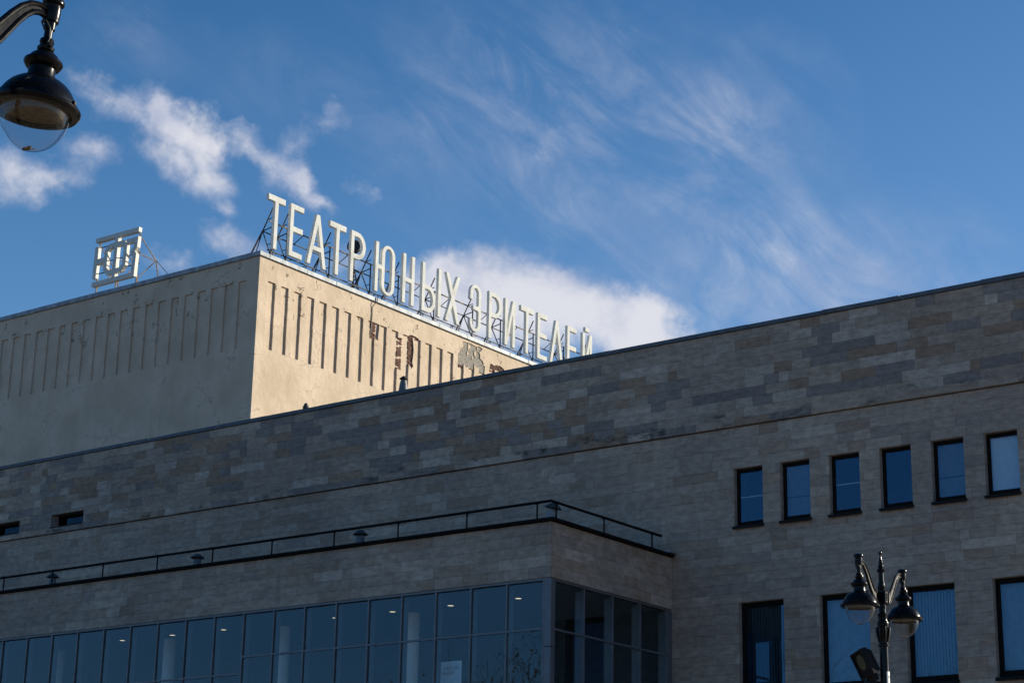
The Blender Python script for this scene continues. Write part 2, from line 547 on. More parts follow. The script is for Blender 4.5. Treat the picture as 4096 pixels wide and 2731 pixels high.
def empty(name, label, cat, loc=(0, 0, 0), group=None):
    o = bpy.data.objects.new(name, None)
    o.empty_display_size = 0.3
    COL.objects.link(o)
    o.location = loc
    WORLD[o.name] = Vector(loc)
    o['label'] = label
    o['category'] = cat
    if group:
        o['group'] = group
    return o


def link(name, me, mt, parent=None, origin=None, smooth=False, bevel=0.0, stuff=False):
    o = bpy.data.objects.new(name, me)
    COL.objects.link(o)
    me.materials.clear()
    me.materials.append(mt)
    org = origin or Vector((0, 0, 0))
    WORLD[o.name] = org
    if parent is not None:
        o.parent = parent
        o.location = org - WORLD[parent.name]
    else:
        o.location = org
    if smooth:
        for p in me.polygons:
            p.use_smooth = True
    if bevel:
        b = o.modifiers.new('bevel', 'BEVEL')
        b.width = bevel
        b.segments = 1
        b.limit_method = 'ANGLE'
        b.angle_limit = R(40)
    if smooth:
        pass
    if stuff:
        o['kind'] = 'stuff'
    return o


def part(name, mb, mt, parent=None, **kw):
    """world-space mesh builder -> one object with its origin at its own middle"""
    vs = mb.v
    o = Vector([(min(p[i] for p in vs) + max(p[i] for p in vs)) / 2 for i in range(3)])
    return link(name, mb.mesh(name, o), mt, parent, o, **kw)


def smooth_by_angle(ob, ang=35):
    me = ob.data
    bm = bmesh.new()
    bm.from_mesh(me)
    for e in bm.edges:
        if len(e.link_faces) == 2:
            e.smooth = e.calc_face_angle(0) < R(ang)
    for f in bm.faces:
        f.smooth = True
    bm.to_mesh(me)
    bm.free()
    return ob


def shape2d(loops, depth, bevel, mapper, grow=0.0):
    """filled 2D outline with holes, extruded; local (u, v, w) -> world through mapper"""
    cu = bpy.data.curves.new('shape', 'CURVE')
    cu.dimensions = '2D'
    cu.fill_mode = 'BOTH'
    cu.extrude = max(depth / 2 - bevel, 0.0005)
    cu.bevel_depth = bevel
    cu.bevel_resolution = 0
    cu.offset = grow - bevel
    for lp in loops:
        s = cu.splines.new('POLY')
        s.points.add(len(lp) - 1)
        for i, (u, v) in enumerate(lp):
            s.points[i].co = (u, v, 0, 1)
        s.use_cyclic_u = True
    ob = bpy.data.objects.new('shape', cu)
    COL.objects.link(ob)
    dg = bpy.context.evaluated_depsgraph_get()
    me = bpy.data.meshes.new_from_object(ob.evaluated_get(dg))
    bpy.data.objects.remove(ob)
    bpy.data.curves.remove(cu)
    mb = MB()
    mb.v = [tuple(mapper(*x.co)) for x in me.vertices]
    mb.f = [tuple(p.vertices) for p in me.polygons]
    bpy.data.meshes.remove(me)
    return mb


def text2d(body, size, depth=0.002):
    cu = bpy.data.curves.new('text', 'FONT')
    cu.body = body
    cu.size = size
    cu.extrude = depth
    ob = bpy.data.objects.new('text', cu)
    COL.objects.link(ob)
    dg = bpy.context.evaluated_depsgraph_get()
    me = bpy.data.meshes.new_from_object(ob.evaluated_get(dg))
    bpy.data.objects.remove(ob)
    bpy.data.curves.remove(cu)
    v = [tuple(x.co) for x in me.vertices]
    f = [tuple(p.vertices) for p in me.polygons]
    bpy.data.meshes.remove(me)
    return v, f


def struct(o):
    o['kind'] = 'structure'
    return o


FPX = 68.49 / 36 * 4096


def project(p):
    q = Vector(p) - CAM_P
    w = q.dot(CAM_F)
    return 2048 + FPX * q.dot(CAM_R) / w, 1365.5 - FPX * q.dot(CAM_U) / w


# ------------------------------------------------------------------ the ground
g = MB().quad((-900, -900, 0), (900, -900, 0), (900, 900, 0), (-900, 900, 0))
struct(part('ground', g, M['asphalt']))
g = MB().box(-90, 10, 24, 43.2, -0.3, 0.14)
struct(part('pavement', g, M['paving'], bevel=0.02))

# ------------------------------------------------------------------ main stone building
FY = 50.0                       # facade plane
Z_TOP, Z_LEDGE = 19.73, 16.71
bld = empty('theatre_building', 'long theatre block clad in mottled beige stone with a row of six small square windows', 'building', (-40, 56, 0))

UP = [(-28.98, -28.00), (-27.40, -26.42), (-25.78, -24.80), (-24.16, -23.18), (-22.56, -21.58), (-20.97, -19.99)]
LOW = [(-28.88, -27.38), (-26.21, -24.65), (-23.53, -22.05), (-20.94, -19.40)]
SLIT = [(-63.86, -61.98), (-60.07, -58.19)]
WINS = [(a, b, 13.64, 15.41) for a, b in UP] + [(a, b, 8.65, 11.34) for a, b in LOW] + [(a, b, 16.97, 17.46) for a, b in SLIT]


def subtract(rects, w):
    out = []
    a, b, c, d = w
    for (u0, u1, v0, v1) in rects:
        if u1 <= a or u0 >= b or v1 <= c or v0 >= d:
            out.append((u0, u1, v0, v1))
            continue
        if v0 < c:
            out.append((u0, u1, v0, c))
        if v1 > d:
            out.append((u0, u1, d, v1))
        m0, m1 = max(v0, c), min(v1, d)
        if u0 < a:
            out.append((u0, a, m0, m1))
        if u1 > b:
            out.append((b, u1, m0, m1))
    return [r for r in out if r[1] - r[0] > 0.02 and r[3] - r[2] > 0.02]


# backing wall with real openings
mb = MB()
xs = sorted({-75.0, -12.0} | {x for w in WINS for x in w[:2]})
zs = sorted({0.0, Z_TOP} | {z for w in WINS for z in w[2:]})
for i in range(len(xs) - 1):
    for j in range(len(zs) - 1):
        cx, cz = (xs[i] + xs[i + 1]) / 2, (zs[j] + zs[j + 1]) / 2
        if any(w[0] < cx < w[1] and w[2] < cz < w[3] for w in WINS):
            continue
        mb.quad((xs[i], FY + 0.05, zs[j]), (xs[i + 1], FY + 0.05, zs[j]), (xs[i + 1], FY + 0.05, zs[j + 1]), (xs[i], FY + 0.05, zs[j + 1]))
mb.box(-75, -12, 54.0, 92.0, 0, Z_TOP - 0.25, skip=('+z',))
mb.box(-12.25, -12.0, FY + 0.055, 54.0, 0, Z_TOP)
part('wall', mb, M['mortar'], bld)
mb = MB().box(-75, -12.3, FY + 0.3, 92.0, 19.30, 19.42)
mb.box(-75, -12.3, FY + 0.055, FY + 0.30, 18.9, Z_TOP)
part('roof', mb, M['felt'], bld)


def stone_tint(zone):
    r = random.random()
    if zone == 'upper':
        if r < 0.42:
            c = (0.345, 0.315, 0.285)
        elif r < 0.62:
            c = (0.285, 0.235, 0.19)
        elif r < 0.86:
            c = (0.235, 0.23, 0.235)
        else:
            c = (0.42, 0.40, 0.375)
    else:
        if r < 0.66:
            c = (0.35, 0.325, 0.30)
        elif r < 0.80:
            c = (0.315, 0.275, 0.24)
        elif r < 0.90:
            c = (0.30, 0.285, 0.275)
        else:
            c = (0.40, 0.38, 0.355)
    k = random.uniform(0.92, 1.08)
    return (c[0] * k * 1.14, c[1] * k * 0.99, c[2] * k * 0.85, 1)


def lay_courses(u0, u1, rows, zone_of, cuts, lo=0.48, hi=1.25):
    """rectangles of stones: (u0,u1,v0,v1,tint)"""
    out = []
    for (v0, v1) in rows:
        u = u0 - random.uniform(0, 0.6)
        run = None
        while u < u1:
            L = random.uniform(lo, hi)
            if random.random() < 0.22:
                L *= 0.62
            a, b = max(u, u0), min(u + L, u1)
            u += L
            if b - a < 0.05:
                continue
            zn = zone_of(v0)
            if run and random.random() < 0.14:
                tn = run
            else:
                tn = stone_tint(zn)
            run = tn
            rs = [(a, b, v0, v1)]
            for w in cuts:
                rs = subtract(rs, w)
            out += [r + (tn,) for r in rs]
    return out


def stone_box(mb, kind, rect, proud, base, joint=0.006):
    u0, u1, v0, v1, tn = rect
    p = proud + random.uniform(-0.003, 0.003)
    n0 = len(mb.f)
    u0, u1, v0, v1 = u0 + joint / 2, u1 - joint / 2, v0 + joint / 2, v1 - joint / 2
    if kind == 'front':
        mb.box(u0, u1, base - p, base + 0.049, v0, v1, skip=('+y',))
    else:
        mb.box(base - 0.049, base + p, u0, u1, v0, v1, skip=('-x',))
    mb.tint += [tn] * (len(mb.f) - n0)


rows_up = [(Z_LEDGE, 16.955)]
z = 16.955
hgt = (Z_TOP - z) / 9
for k in range(9):
    rows_up.append((z + k * hgt, z + (k + 1) * hgt))
rows_dn = []
for a, b, n in ((15.41, 16.68, 4), (13.64, 15.41, 6), (11.34, 13.64, 8), (8.65, 11.34, 9), (5.5, 8.65, 10)):
    for k in range(n):
        rows_dn.append((a + (b - a) * k / n, a + (b - a) * (k + 1) / n))
stones = [(r, 0.035) for r in lay_courses(-75, -12, rows_up, lambda v: 'upper', WINS)]
stones = [(r, 0.085 if r[2] < 16.9 else pr) for r, pr in stones]
low = lay_courses(-75, -12, rows_dn, lambda v: 'lower', WINS)
# the annex hides the lower left of the wall
stones += [(r, 0.0) for r in low if not (r[1] < -31.3 and r[3] < 12.85)]


def shown(rect, kind, base):
    u0, u1, v0, v1 = rect[:4]
    pts = [(u, base, v) if kind == 'front' else (base, u, v) for u in (u0, u1) for v in (v0, v1)]
    q = [project(p) for p in pts]
    x0, x1 = max(0, min(a for a, b in q)), min(4096, max(a for a, b in q))
    y0, y1 = max(0, min(b for a, b in q)), min(2731, max(b for a, b in q))
    if x1 <= x0 or y1 <= y0:
        return 0
    # hidden behind the annex?
    if kind == 'front' and u1 < -31.3 and v1 < 14.0:
        return 0.0
    return (u1 - u0) * (v1 - v0) * 1e6 / max(1, (Vector(pts[0]) - CAM_P).length) ** 2


order = sorted(range(len(stones)), key=lambda i: -shown(stones[i][0], 'front', FY))
single = set(order[:300])
rest = MB()
for i, (rect, proud) in enumerate(stones):
    if i in single:
        s = MB()
        stone_box(s, 'front', rect, proud, FY)
        part('stone', s, M['stone'], bld)
    else:
        stone_box(rest, 'front', rect, proud, FY)
part('stone_cladding', rest, M['stone'], bld, stuff=True)

# coping in lengths with a lap at every joint
joints = [-75.0] + [-62.79 - 2.02 * k for k in range(5, 0, -1)] + [-62.79, -60.78, -58.79, -56.78, -54.76, -53.59, -51.05, -48.5, -46.0, -43.45, -40.9, -38.4, -35.9, -33.4, -30.87, -28.34, -25.83, -23.30, -20.78, -18.25, -15.7, -12.0]
for k in range(len(joints) - 1):
    a, b = joints[k], joints[k + 1]
    lift = random.uniform(-0.006, 0.006)
    part('coping_slab', MB().box(a + 0.006, b - 0.006, FY - 0.10 - lift, FY + 0.36, Z_TOP + 0.004, 19.865 + lift), M['slate'], bld, bevel=0.008)


def window(x0, x1, z0, z1, kind):
    w = empty_child('window', bld)
    d = 0.17 if kind != 'slit' else 0.34
    # reveal lining in stone
    mb = MB()
    tn = (0.33, 0.305, 0.28, 1)
    e = 0.004
    mb.box(x0 - 0.05, x0 + e, FY + 0.052, FY + d + 0.125, z0, z1)
    mb.box(x1 - e, x1 + 0.05, FY + 0.052, FY + d + 0.125, z0, z1)
    mb.box(x0 - 0.05, x1 + 0.05, FY + 0.053, FY + d + 0.125, z1 - e, z1 + 0.05)
    mb.box(x0 - 0.05, x1 + 0.05, FY + 0.053, FY + d + 0.125, z0 - 0.05, z0 + e)
    mb.tint = [tn] * len(mb.f)
    part('reveal', mb, M['stone'], w)
    fw = 0.10 if kind == 'small' else (0.13 if kind == 'tall' else 0.07)
    mb = MB()
    y0, y1 = FY + d, FY + d + 0.06
    mb.box(x0 + e, x0 + fw, y0, y1, z0 + e, z1 - e)
    mb.box(x1 - fw * 0.55, x1 - e, y0, y1, z0 + e, z1 - e)
    mb.box(x0 + fw, x1 - fw * 0.55, y0 + 0.002, y1, z1 - fw * 1.15, z1 - e)
    mb.box(x0 + fw, x1 - fw * 0.55, y0 + 0.002, y1, z0 + e, z0 + fw * 1.5)
    part('frame', mb, M['frame'], w)
    part('pane', MB().box(x0 + fw, x1 - fw * 0.55, y0 + 0.030, y0 + 0.032, z0 + fw, z1 - fw), M['slit_pane' if kind == 'slit' else 'pane'], w)
    # sheet-metal sill with a folded drip edge
    mb = MB()
    sx0, sx1 = x0 - 0.03, x1 + 0.03
    sh = 0.10 if kind != 'slit' else 0.06
    i = len(mb.v)
    prof = [(FY - 0.09, z0 - sh), (FY - 0.09, z0 - 0.01), (FY + d, z0 + 0.045), (FY + d, z0 - 0.01), (FY - 0.055, z0 - sh + 0.015)]
    for x in (sx0, sx1):
        mb.v += [(x, y, zz) for y, zz in prof]
    n = len(prof)
    for k in range(n):
        k2 = (k + 1) % n
        mb.f.append((i + k, i + k2, i + n + k2, i + n + k))
    mb.f.append(tuple(i + k for k in reversed(range(n))))
    mb.f.append(tuple(i + n + k for k in range(n)))
    part('sill', mb, M['sill'], w)
    return w


def empty_child(name, parent):
    o = bpy.data.objects.new(name, None)
    o.empty_display_size = 0.2
    COL.objects.link(o)
    o.parent = parent
    WORLD[o.name] = WORLD[parent.name].copy()
    o.location = (0, 0, 0)
    return o


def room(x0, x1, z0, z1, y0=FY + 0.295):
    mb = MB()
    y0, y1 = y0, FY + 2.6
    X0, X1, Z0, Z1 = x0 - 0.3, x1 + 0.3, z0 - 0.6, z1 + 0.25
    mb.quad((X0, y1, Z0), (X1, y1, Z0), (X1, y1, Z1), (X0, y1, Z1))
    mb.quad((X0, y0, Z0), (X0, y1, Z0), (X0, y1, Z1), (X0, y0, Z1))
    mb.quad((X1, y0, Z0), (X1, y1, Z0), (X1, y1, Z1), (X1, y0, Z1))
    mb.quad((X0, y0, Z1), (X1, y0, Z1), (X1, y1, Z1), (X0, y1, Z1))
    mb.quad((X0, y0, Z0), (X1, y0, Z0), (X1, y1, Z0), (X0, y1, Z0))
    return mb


yb = FY + 0.17 + 0.11
for k, (a, b) in enumerate(UP):
    w = window(a, b, 13.64, 15.41, 'small')
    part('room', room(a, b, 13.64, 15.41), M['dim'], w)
    if k == 5:
        part('roller_blind', MB().box(a + 0.02, b - 0.02, yb, yb + 0.01, 13.6, 15.42), M['blind'], w)
    elif k in (1, 4):
        part('roller_blind', MB().box(a + 0.02, b - 0.02, yb, yb + 0.01, 14.38, 15.42), M['blind_grey'], w)
        part('roller_blind', MB().box(a + 0.02, b - 0.02, yb + 0.05, yb + 0.06, 13.6, 14.36), M['blind_grey'], w)
    elif k in (0, 2):
        part('blind_rail', MB().box(a + 0.02, b - 0.02, yb, yb + 0.015, 14.55, 14.572), M['blind'], w)
for k, (a, b) in enumerate(LOW):
    w = window(a, b, 8.65, 11.34, 'tall')
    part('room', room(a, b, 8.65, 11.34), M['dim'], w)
    n = 15
    pitch = (b - a - 0.06) / n
    ang = R({0: -30, 1: -6, 2: -24, 3: -9}[k])
    mt = M['blind_dark'] if k == 0 else M['blind_teal']
    for q in range(n):
        cx = a + 0.03 + pitch * (q + 0.5)
        if k == 0 and q < 2:
            continue
        an = ang + random.uniform(-0.05, 0.05)
        v = Vector((math.cos(an), math.sin(an), 0)) * pitch * 0.54
        mb = MB().obox((cx, yb + 0.10, 10.0), v, Vector((-math.sin(an), math.cos(an), 0)) * 0.002, (0, 0, 1.42))
        part('blind_slat', mb, mt, w)
for a, b in SLIT:
    w = window(a, b, 16.97, 17.46, 'slit')
    part('room', room(a, b, 16.97, 17.46, FY + 0.47), M['dim'], w)

# ------------------------------------------------------------------ glazed annex
AY, AX = 43.63, -31.18
XL = -70.0
anx = empty('glazed_annex', 'projecting glazed corner block with stone band above its tall blue windows', 'building', (-45, 47, 0))
Z_G, Z_A = 11.33, 12.90
mb = MB()
mb.box(XL, AX - 0.052, AY + 0.052, AY + 0.40, Z_G + 0.02, Z_A)
mb.box(AX - 0.40, AX - 0.052, AY + 0.40, FY, Z_G + 0.02, Z_A)
mb.box(XL, AX - 0.06, AY + 0.06, AY + 0.40, 0, 5.6)
mb.box(AX - 0.40, AX - 0.06, AY + 0.40, FY, 0, 5.6)
part('wall', mb, M['mortar'], anx)
rows = [(Z_G + (Z_A - Z_G) * k / 5, Z_G + (Z_A - Z_G) * (k + 1) / 5) for k in range(5)]
al = [r for r in lay_courses(-56.0, AX - 0.003, rows, lambda v: 'lower', [], 0.55, 1.35)]
for r in al:
    s = MB()
    stone_box(s, 'front', r, 0.0, AY)
    part('stone', s, M['stone'], anx)
s = MB()
for r in lay_courses(XL, -56.0, rows, lambda v: 'lower', []):
    stone_box(s, 'front', r, 0.0, AY)
part('stone_cladding', s, M['stone'], anx, stuff=True)
for r in lay_courses(AY + 0.055, FY - 0.01, rows, lambda v: 'lower', [], 0.6, 1.3):
    s = MB()
    stone_box(s, 'side', r, 0.0, AX)
    part('stone', s, M['stone'], anx)
# roof slab and its black drip edge
part('roof', MB().box(XL, AX - 0.05, AY + 0.05, FY - 0.04, Z_A + 0.004, Z_A + 0.07), M['felt'], anx)
mb = MB()
mb.box(XL, AX + 0.14, AY - 0.14, AY + 0.20, Z_A + 0.008, Z_A + 0.10)
part('roof_edge', mb, M['tar'], anx, bevel=0.02)
mb = MB()
mb.box(AX - 0.20, AX + 0.14, AY + 0.202, FY - 0.06, Z_A + 0.008, Z_A + 0.10)
part('roof_edge', mb, M['tar'], anx, bevel=0.02)
part('gutter_end', MB().box(AX - 0.05, AX + 0.20, FY - 0.42, FY - 0.045, Z_A + 0.102, Z_A + 0.16), M['tin'], anx, bevel=0.02)
for x in [-68 + 2.57 * k for k in range(14)] + [-32.6]:
    # lapped sheets riding up over the edge
    mb = MB()
    q = random.uniform(0.5, 0.9)
    mb.v = [(x - q, AY - 0.10, Z_A + 0.105), (x + q, AY - 0.10, Z_A + 0.105), (x + q * 0.2, AY + 0.35, Z_A + 0.22), (x - q * 0.2, AY + 0.35, Z_A + 0.22), (x - q, AY + 0.6, Z_A + 0.106), (x + q, AY + 0.6, Z_A + 0.106)]
    mb.f = [(0, 1, 2, 3), (3, 2, 5, 4), (1, 5, 2), (0, 3, 4)]
    part('flashing_sheet', mb, M['vent'], anx)

# curtain wall
MX = [-31.44 - 1.2795 * k for k in range(0, 31)]
STEP = -42.86
rowsR = [(11.25, 9.92), (9.92, 7.25), (7.25, 5.6)]
rowsL = [(11.25, 9.40), (9.40, 7.25), (7.25, 5.6)]
tr_mb = MB()
for k in range(len(MX) - 1):
    xr, xl = MX[k], MX[k + 1]
    rr = rowsR if xr > STEP + 0.1 else rowsL
    for (zt, zb) in rr:
        e = [random.uniform(-0.004, 0.004) for _ in range(3)]
        e.append(e[0] + e[2] - e[1])
        part('pane', MB().quad((xl + 0.025, AY + 0.075 + e[0], zb + 0.025), (xr - 0.025, AY + 0.075 + e[1], zb + 0.025), (xr - 0.025, AY + 0.075 + e[2], zt - 0.025), (xl + 0.025, AY + 0.075 + e[3], zt - 0.025)), M['wall_pane'], anx)
    for (zt, zb) in rr[:2]:
        part('transom', MB().box(xl + 0.028, xr - 0.028, AY + 0.032, AY + 0.14, zb - 0.028, zb + 0.028), M['alu'], anx)
for x in MX:
    mb = MB().box(x - 0.028, x + 0.028, AY + 0.03, AY + 0.14, 5.6, 11.26)
    mb.box(x - 0.02, x + 0.02, AY + 0.142, AY + 0.34, 5.6, 11.20)
    part('mullion', mb, M['alu'], anx)
part('head_rail', MB().box(XL, -31.40, AY + 0.034, AY + 0.15, 11.262, 11.326), M['alu'], anx)
# corner post: wide cladding sheet with one joint
mb = MB().box(-31.408, AX + 0.0, AY + 0.026, AY + 0.20, 9.42, 11.322)
part('corner_panel', mb, M['alu'], anx, bevel=0.006)
mb = MB().box(-31.408, AX + 0.0, AY + 0.026, AY + 0.20, 5.6, 9.405)
part('corner_panel', mb, M['alu'], anx, bevel=0.006)
# side glazing
SY = [43.88, 45.345, 46.81, 48.275, 49.74]
for k in range(4):
    for (zt, zb) in rowsR:
        part('pane', MB().quad((AX - 0.075, SY[k] + 0.025, zb + 0.025), (AX - 0.075, SY[k + 1] - 0.025, zb + 0.025), (AX - 0.075, SY[k + 1] - 0.025, zt - 0.025), (AX - 0.075, SY[k] + 0.025, zt - 0.025)), M['wall_pane'], anx)
    for (zt, zb) in rowsR[:2]:
        part('transom', MB().box(AX - 0.14, AX - 0.032, SY[k] + 0.028, SY[k + 1] - 0.028, zb - 0.028, zb + 0.028), M['alu'], anx)
for y in SY:
    mb = MB().box(AX - 0.14, AX - 0.03, y - 0.028, y + 0.028, 5.6, 11.26)
    mb.box(AX - 0.34, AX - 0.142, y - 0.02, y + 0.02, 5.6, 11.20)
    part('mullion', mb, M['alu'], anx)
part('head_rail', MB().box(AX - 0.15, AX - 0.034, AY + 0.202, FY - 0.03, 11.262, 11.326), M['alu'], anx)
part('end_post', MB().box(AX - 0.16, AX - 0.02, 49.77, FY - 0.005, 5.6, 11.258), M['alu'], anx)
# inside: ceiling, floor, back wall, round columns, downlights
part('ceiling', MB().box(XL, AX - 0.42, AY + 0.42, FY - 0.1, 11.30, 11.345), M['ceiling'], anx)
part('floor', MB().box(XL, AX - 0.2, AY + 0.2, FY + 0.04, 5.3, 5.58), M['floor'], anx)
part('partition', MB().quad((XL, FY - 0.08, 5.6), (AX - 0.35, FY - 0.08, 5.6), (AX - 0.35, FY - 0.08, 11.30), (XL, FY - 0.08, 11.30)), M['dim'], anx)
for x in (-60.3, -54.90, -49.25, -43.95, -38.52):
    o = part('column', MB().lathe([(0.27, 5.6), (0.27, 11.30)], (x, 46.5, 0), 24), M['plaster'], anx)
    smooth_by_angle(o)
for x in (-58.1, -55.6, -53.17, -50.73, -48.29, -45.90, -43.5, -41.0, -38.66, -36.38, -33.85):
    big = x not in (-53.17, -43.5)
    r = 0.10 if big else 0.03
    mb = MB().lathe([(0.0005, 11.27), (r, 11.27)], (x, 45.75, 0), 16)
    d = part('downlight', MB().lathe([(r + 0.03, 11.298), (r + 0.03, 11.262), (r, 11.262), (r, 11.27)], (x, 45.75, 0), 16), M['ceiling'], anx)
    part('lamp_disc', mb, M['glow'], d)

# poster behind the glass
po = empty('poster', 'pale framed notice with brownish lettering behind the glass beside the corner post', 'poster', (-34.93, 44.04, 7.9))
px0, px1, pz1, pz0 = -35.28, -34.58, 9.26, 7.9
part('sheet', MB().box(px0, px1, AY + 0.40, AY + 0.41, pz0, pz1), M['paper'], po)
mb = MB()
mb.box(px0 - 0.03, px0, AY + 0.385, AY + 0.412, pz0, pz1)
mb.box(px1, px1 + 0.03, AY + 0.385, AY + 0.412, pz0, pz1)
mb.box(px0 - 0.03, px1 + 0.03, AY + 0.385, AY + 0.412, pz1, pz1 + 0.03)
part('border', mb, M['plaster'], po)
for q, (txt, zz) in enumerate((('ЮЮРСАЯА', 9.06), ('ШШОЙТ', 8.92))):
    v, f = text2d(txt, 0.13, 0.001)
    mb = MB()
    mb.v = [(px0 + 0.10 + x * 0.75, AY + 0.396 - zq, zz + y) for x, y, zq in v]
    mb.f = f
    part('lettering', mb, M['redink'], po)

# ------------------------------------------------------------------ stage tower
TX, TY = -61.32, 62.0
TZ = 32.215
RZ0, RZ1 = 27.83, 31.15
tw = empty('stage_tower', 'tall ochre stucco stage tower with rows of narrow sunken panels below its eaves', 'building', (-75, 78, 19.4))
XR0 = TX - 0.085               # recessed plane of the lit side
YR0 = TY + 0.08               # recessed plane of the shaded front
YE = 95.0
mb = MB().box(-92, XR0, YR0, YE, 19.3, TZ)
part('wall', mb, M['stucco'], tw)
# front face: lower wall, frieze, pilasters
CX = TX - 0.0
part('lower_wall', MB().box(-92, TX, TY, YR0 - 0.002, 19.3, RZ0), M['stucco'], tw)
part('frieze', MB().box(-92, TX, TY, YR0 - 0.002, RZ1, TZ), M['stucco'], tw)
part('lower_wall', MB().box(XR0 + 0.002, TX, YR0, YE, 19.3, RZ0), M['stucco'], tw)


def wobble(a, b, n, amp):
    return [(a + (b - a) * k / n, random.uniform(-amp, amp)) for k in range(n + 1)]


def pilaster_front(x0, x1):
    part('pilaster', MB().box(x0, x1, TY, YR0 - 0.002, RZ0, RZ1), M['stucco'], tw)


x = -62.13
pilaster_front(x, TX)
for k in range(34):
    # panel from x-0.5.. pilaster further left
    xl = x - 0.50
    pilaster_front(xl - 0.40, xl)
    x = xl - 0.40
    if x < -91.2:
        break


def side_map(u, v, w):
    return (TX - 0.042 + w, u, v)


def side_piece(name, loops, mt=None, depth=0.083):
    mb = shape2d(loops, depth, 0.0, side_map)
    return part(name, mb, mt or M['stucco'], tw)


def rough(loop, amp=0.03, step=0.12):
    out = []
    for i in range(len(loop)):
        a, b = Vector(loop[i]), Vector(loop[(i + 1) % len(loop)])
        n = max(1, int((b - a).length / step))
        for k in range(n):
            p = a + (b - a) * k / n
            out.append((p.x + random.uniform(-amp, amp), p.y + random.uniform(-amp, amp)))
    return out


# lit side: frieze with broken-out holes; pilasters, two of them broken
def ragged(path, amp=0.04, step=0.13):
    out = [path[0]]
    for (p, q) in zip(path, path[1:]):
        p, q = Vector(p), Vector(q)
        n = max(1, int((q - p).length / step))
        for k in range(1, n + 1):
            w = p + (q - p) * k / n
            last = k == n and tuple(q) == tuple(path[-1])
            out.append((w.x + (0 if last else random.uniform(-amp, amp)), w.y + (0 if last else random.uniform(-amp, amp))))
    return out


notch_c = ragged([(73.06, RZ1), (73.08, 31.20), (73.3, 31.27), (73.6, 31.26), (73.84, 31.22), (73.86, RZ1)], 0.012, 0.07)
notch_g = ragged([(77.12, RZ1), (77.2, 31.30), (77.42, 31.52), (77.62, 31.70), (77.55, 32.02), (78.4, 32.06), (79.22, 32.05), (78.98, 31.8), (79.1, 31.5), (79.38, 31.25), (79.2, RZ1)], 0.05)
notch_b = ragged([(79.92, RZ1), (79.95, 31.42), (80.25, 31.36), (80.58, 31.46), (80.9, 31.50), (81.2, 31.38), (81.3, RZ1)], 0.025, 0.1)
fr = [(YR0, RZ1)] + notch_c + notch_g + notch_b + [(YE, RZ1), (YE, TZ), (YR0, TZ)]
side_piece('frieze', [fr])
pils = [(YR0, 62.62)]
y = 63.14
while y < 94:
    pils.append((y, y + 0.385))
    y += 0.9075
for (a, b) in pils:
    loops = None
    if 69.9 < (a + b) / 2 < 70.75:       # small brick patch
        loops = [[(a, RZ0), (b, RZ0), (b, 30.45), (b, 30.75), (b, 31.0), (a + 0.02, 31.03), (a + 0.02, 30.7), (a + 0.1, 30.66), (a + 0.1, 30.38), (a, 30.34)], ]
        loops = [rough([(a, RZ0), (b, RZ0), (b, 30.28), (a, 30.32)], 0.012, 0.15)]
        loops.append(rough([(b - 0.12, 30.36), (b, 30.36), (b, RZ1), (b - 0.05, RZ1)], 0.008))
    elif 71.9 < (a + b) / 2 < 72.6:
        loops = [rough([(a, RZ0), (b, RZ0), (b, 29.15), (a, 29.22)], 0.012, 0.15), rough([(a, 30.86), (b, 30.9), (b, RZ1), (a, RZ1)], 0.012, 0.1)]
    elif 72.8 < (a + b) / 2 < 73.5:
        loops = [rough([(a, RZ0), (b, RZ0), (b, 29.55), (a + 0.25, 29.5), (a, 29.66)], 0.012, 0.15), rough([(b - 0.10, 29.8), (b, 29.62), (b, RZ1), (b - 0.14, RZ1), (b - 0.02, 30.5)], 0.008)]
    elif 77.1 < (a + b) / 2 < 79.2:
        cut = 30.85 + random.uniform(-0.18, 0.2)
        loops = [rough([(a, RZ0), (b, RZ0), (b, cut), ((a + b) / 2, cut - 0.12), (a, cut + 0.05)], 0.02, 0.12)]
    if loops is None:
        # hand-trowelled edges: not perfectly straight
        n = 9
        loop = []
        for k in range(n + 1):
            loop.append((b + random.uniform(-0.009, 0.009), RZ0 + (RZ1 - RZ0) * k / n))
        for k in range(n, -1, -1):
            loop.append((a + random.uniform(-0.009, 0.009), RZ0 + (RZ1 - RZ0) * k / n))
        loops = [loop]
    for lp in loops:
        side_piece('pilaster', [lp])
# grey undercoat laid bare, with islands of old stucco
part('undercoat', MB().box(XR0 + 0.001, XR0 + 0.045, 77.0, 79.5, 30.7, 32.13), M['render_coat'], tw)
for (cy, cz, s) in ((78.05, 31.86, 0.15), (77.98, 31.50, 0.10), (78.62, 31.62, 0.13), (78.80, 31.95, 0.07), (78.35, 31.33, 0.06)):
    lp = [(cy + math.cos(q) * s * random.uniform(0.35, 1.25), cz + math.sin(q) * s * random.uniform(0.5, 1.7)) for q in [2 * math.pi * k / 15 for k in range(15)]]
    mb = shape2d([lp], 0.036, 0.0, lambda u, v, w: (TX - 0.024 + w * 0.9, u, v))
    part('stucco_flake', mb, M['stucco'], tw)


def bricks(y0, y1, z0, z1):
    mb = MB()
    zz = z0
    row = 0
    while zz < z1:
        yy = y0 - (0.13 if row % 2 else 0)
        while yy < y1:
            L = 0.25
            if random.random() > 0.10:
                a, b = max(yy, y0), min(yy + L - 0.018, y1)
                if b - a > 0.03:
                    d = random.uniform(0.004, 0.05)
                    mb.box(XR0 + 0.001, XR0 + d, a, b, zz, min(zz + 0.062, z1), skip=('-x',))
            yy += L
        zz += 0.078
        row += 1
    return mb


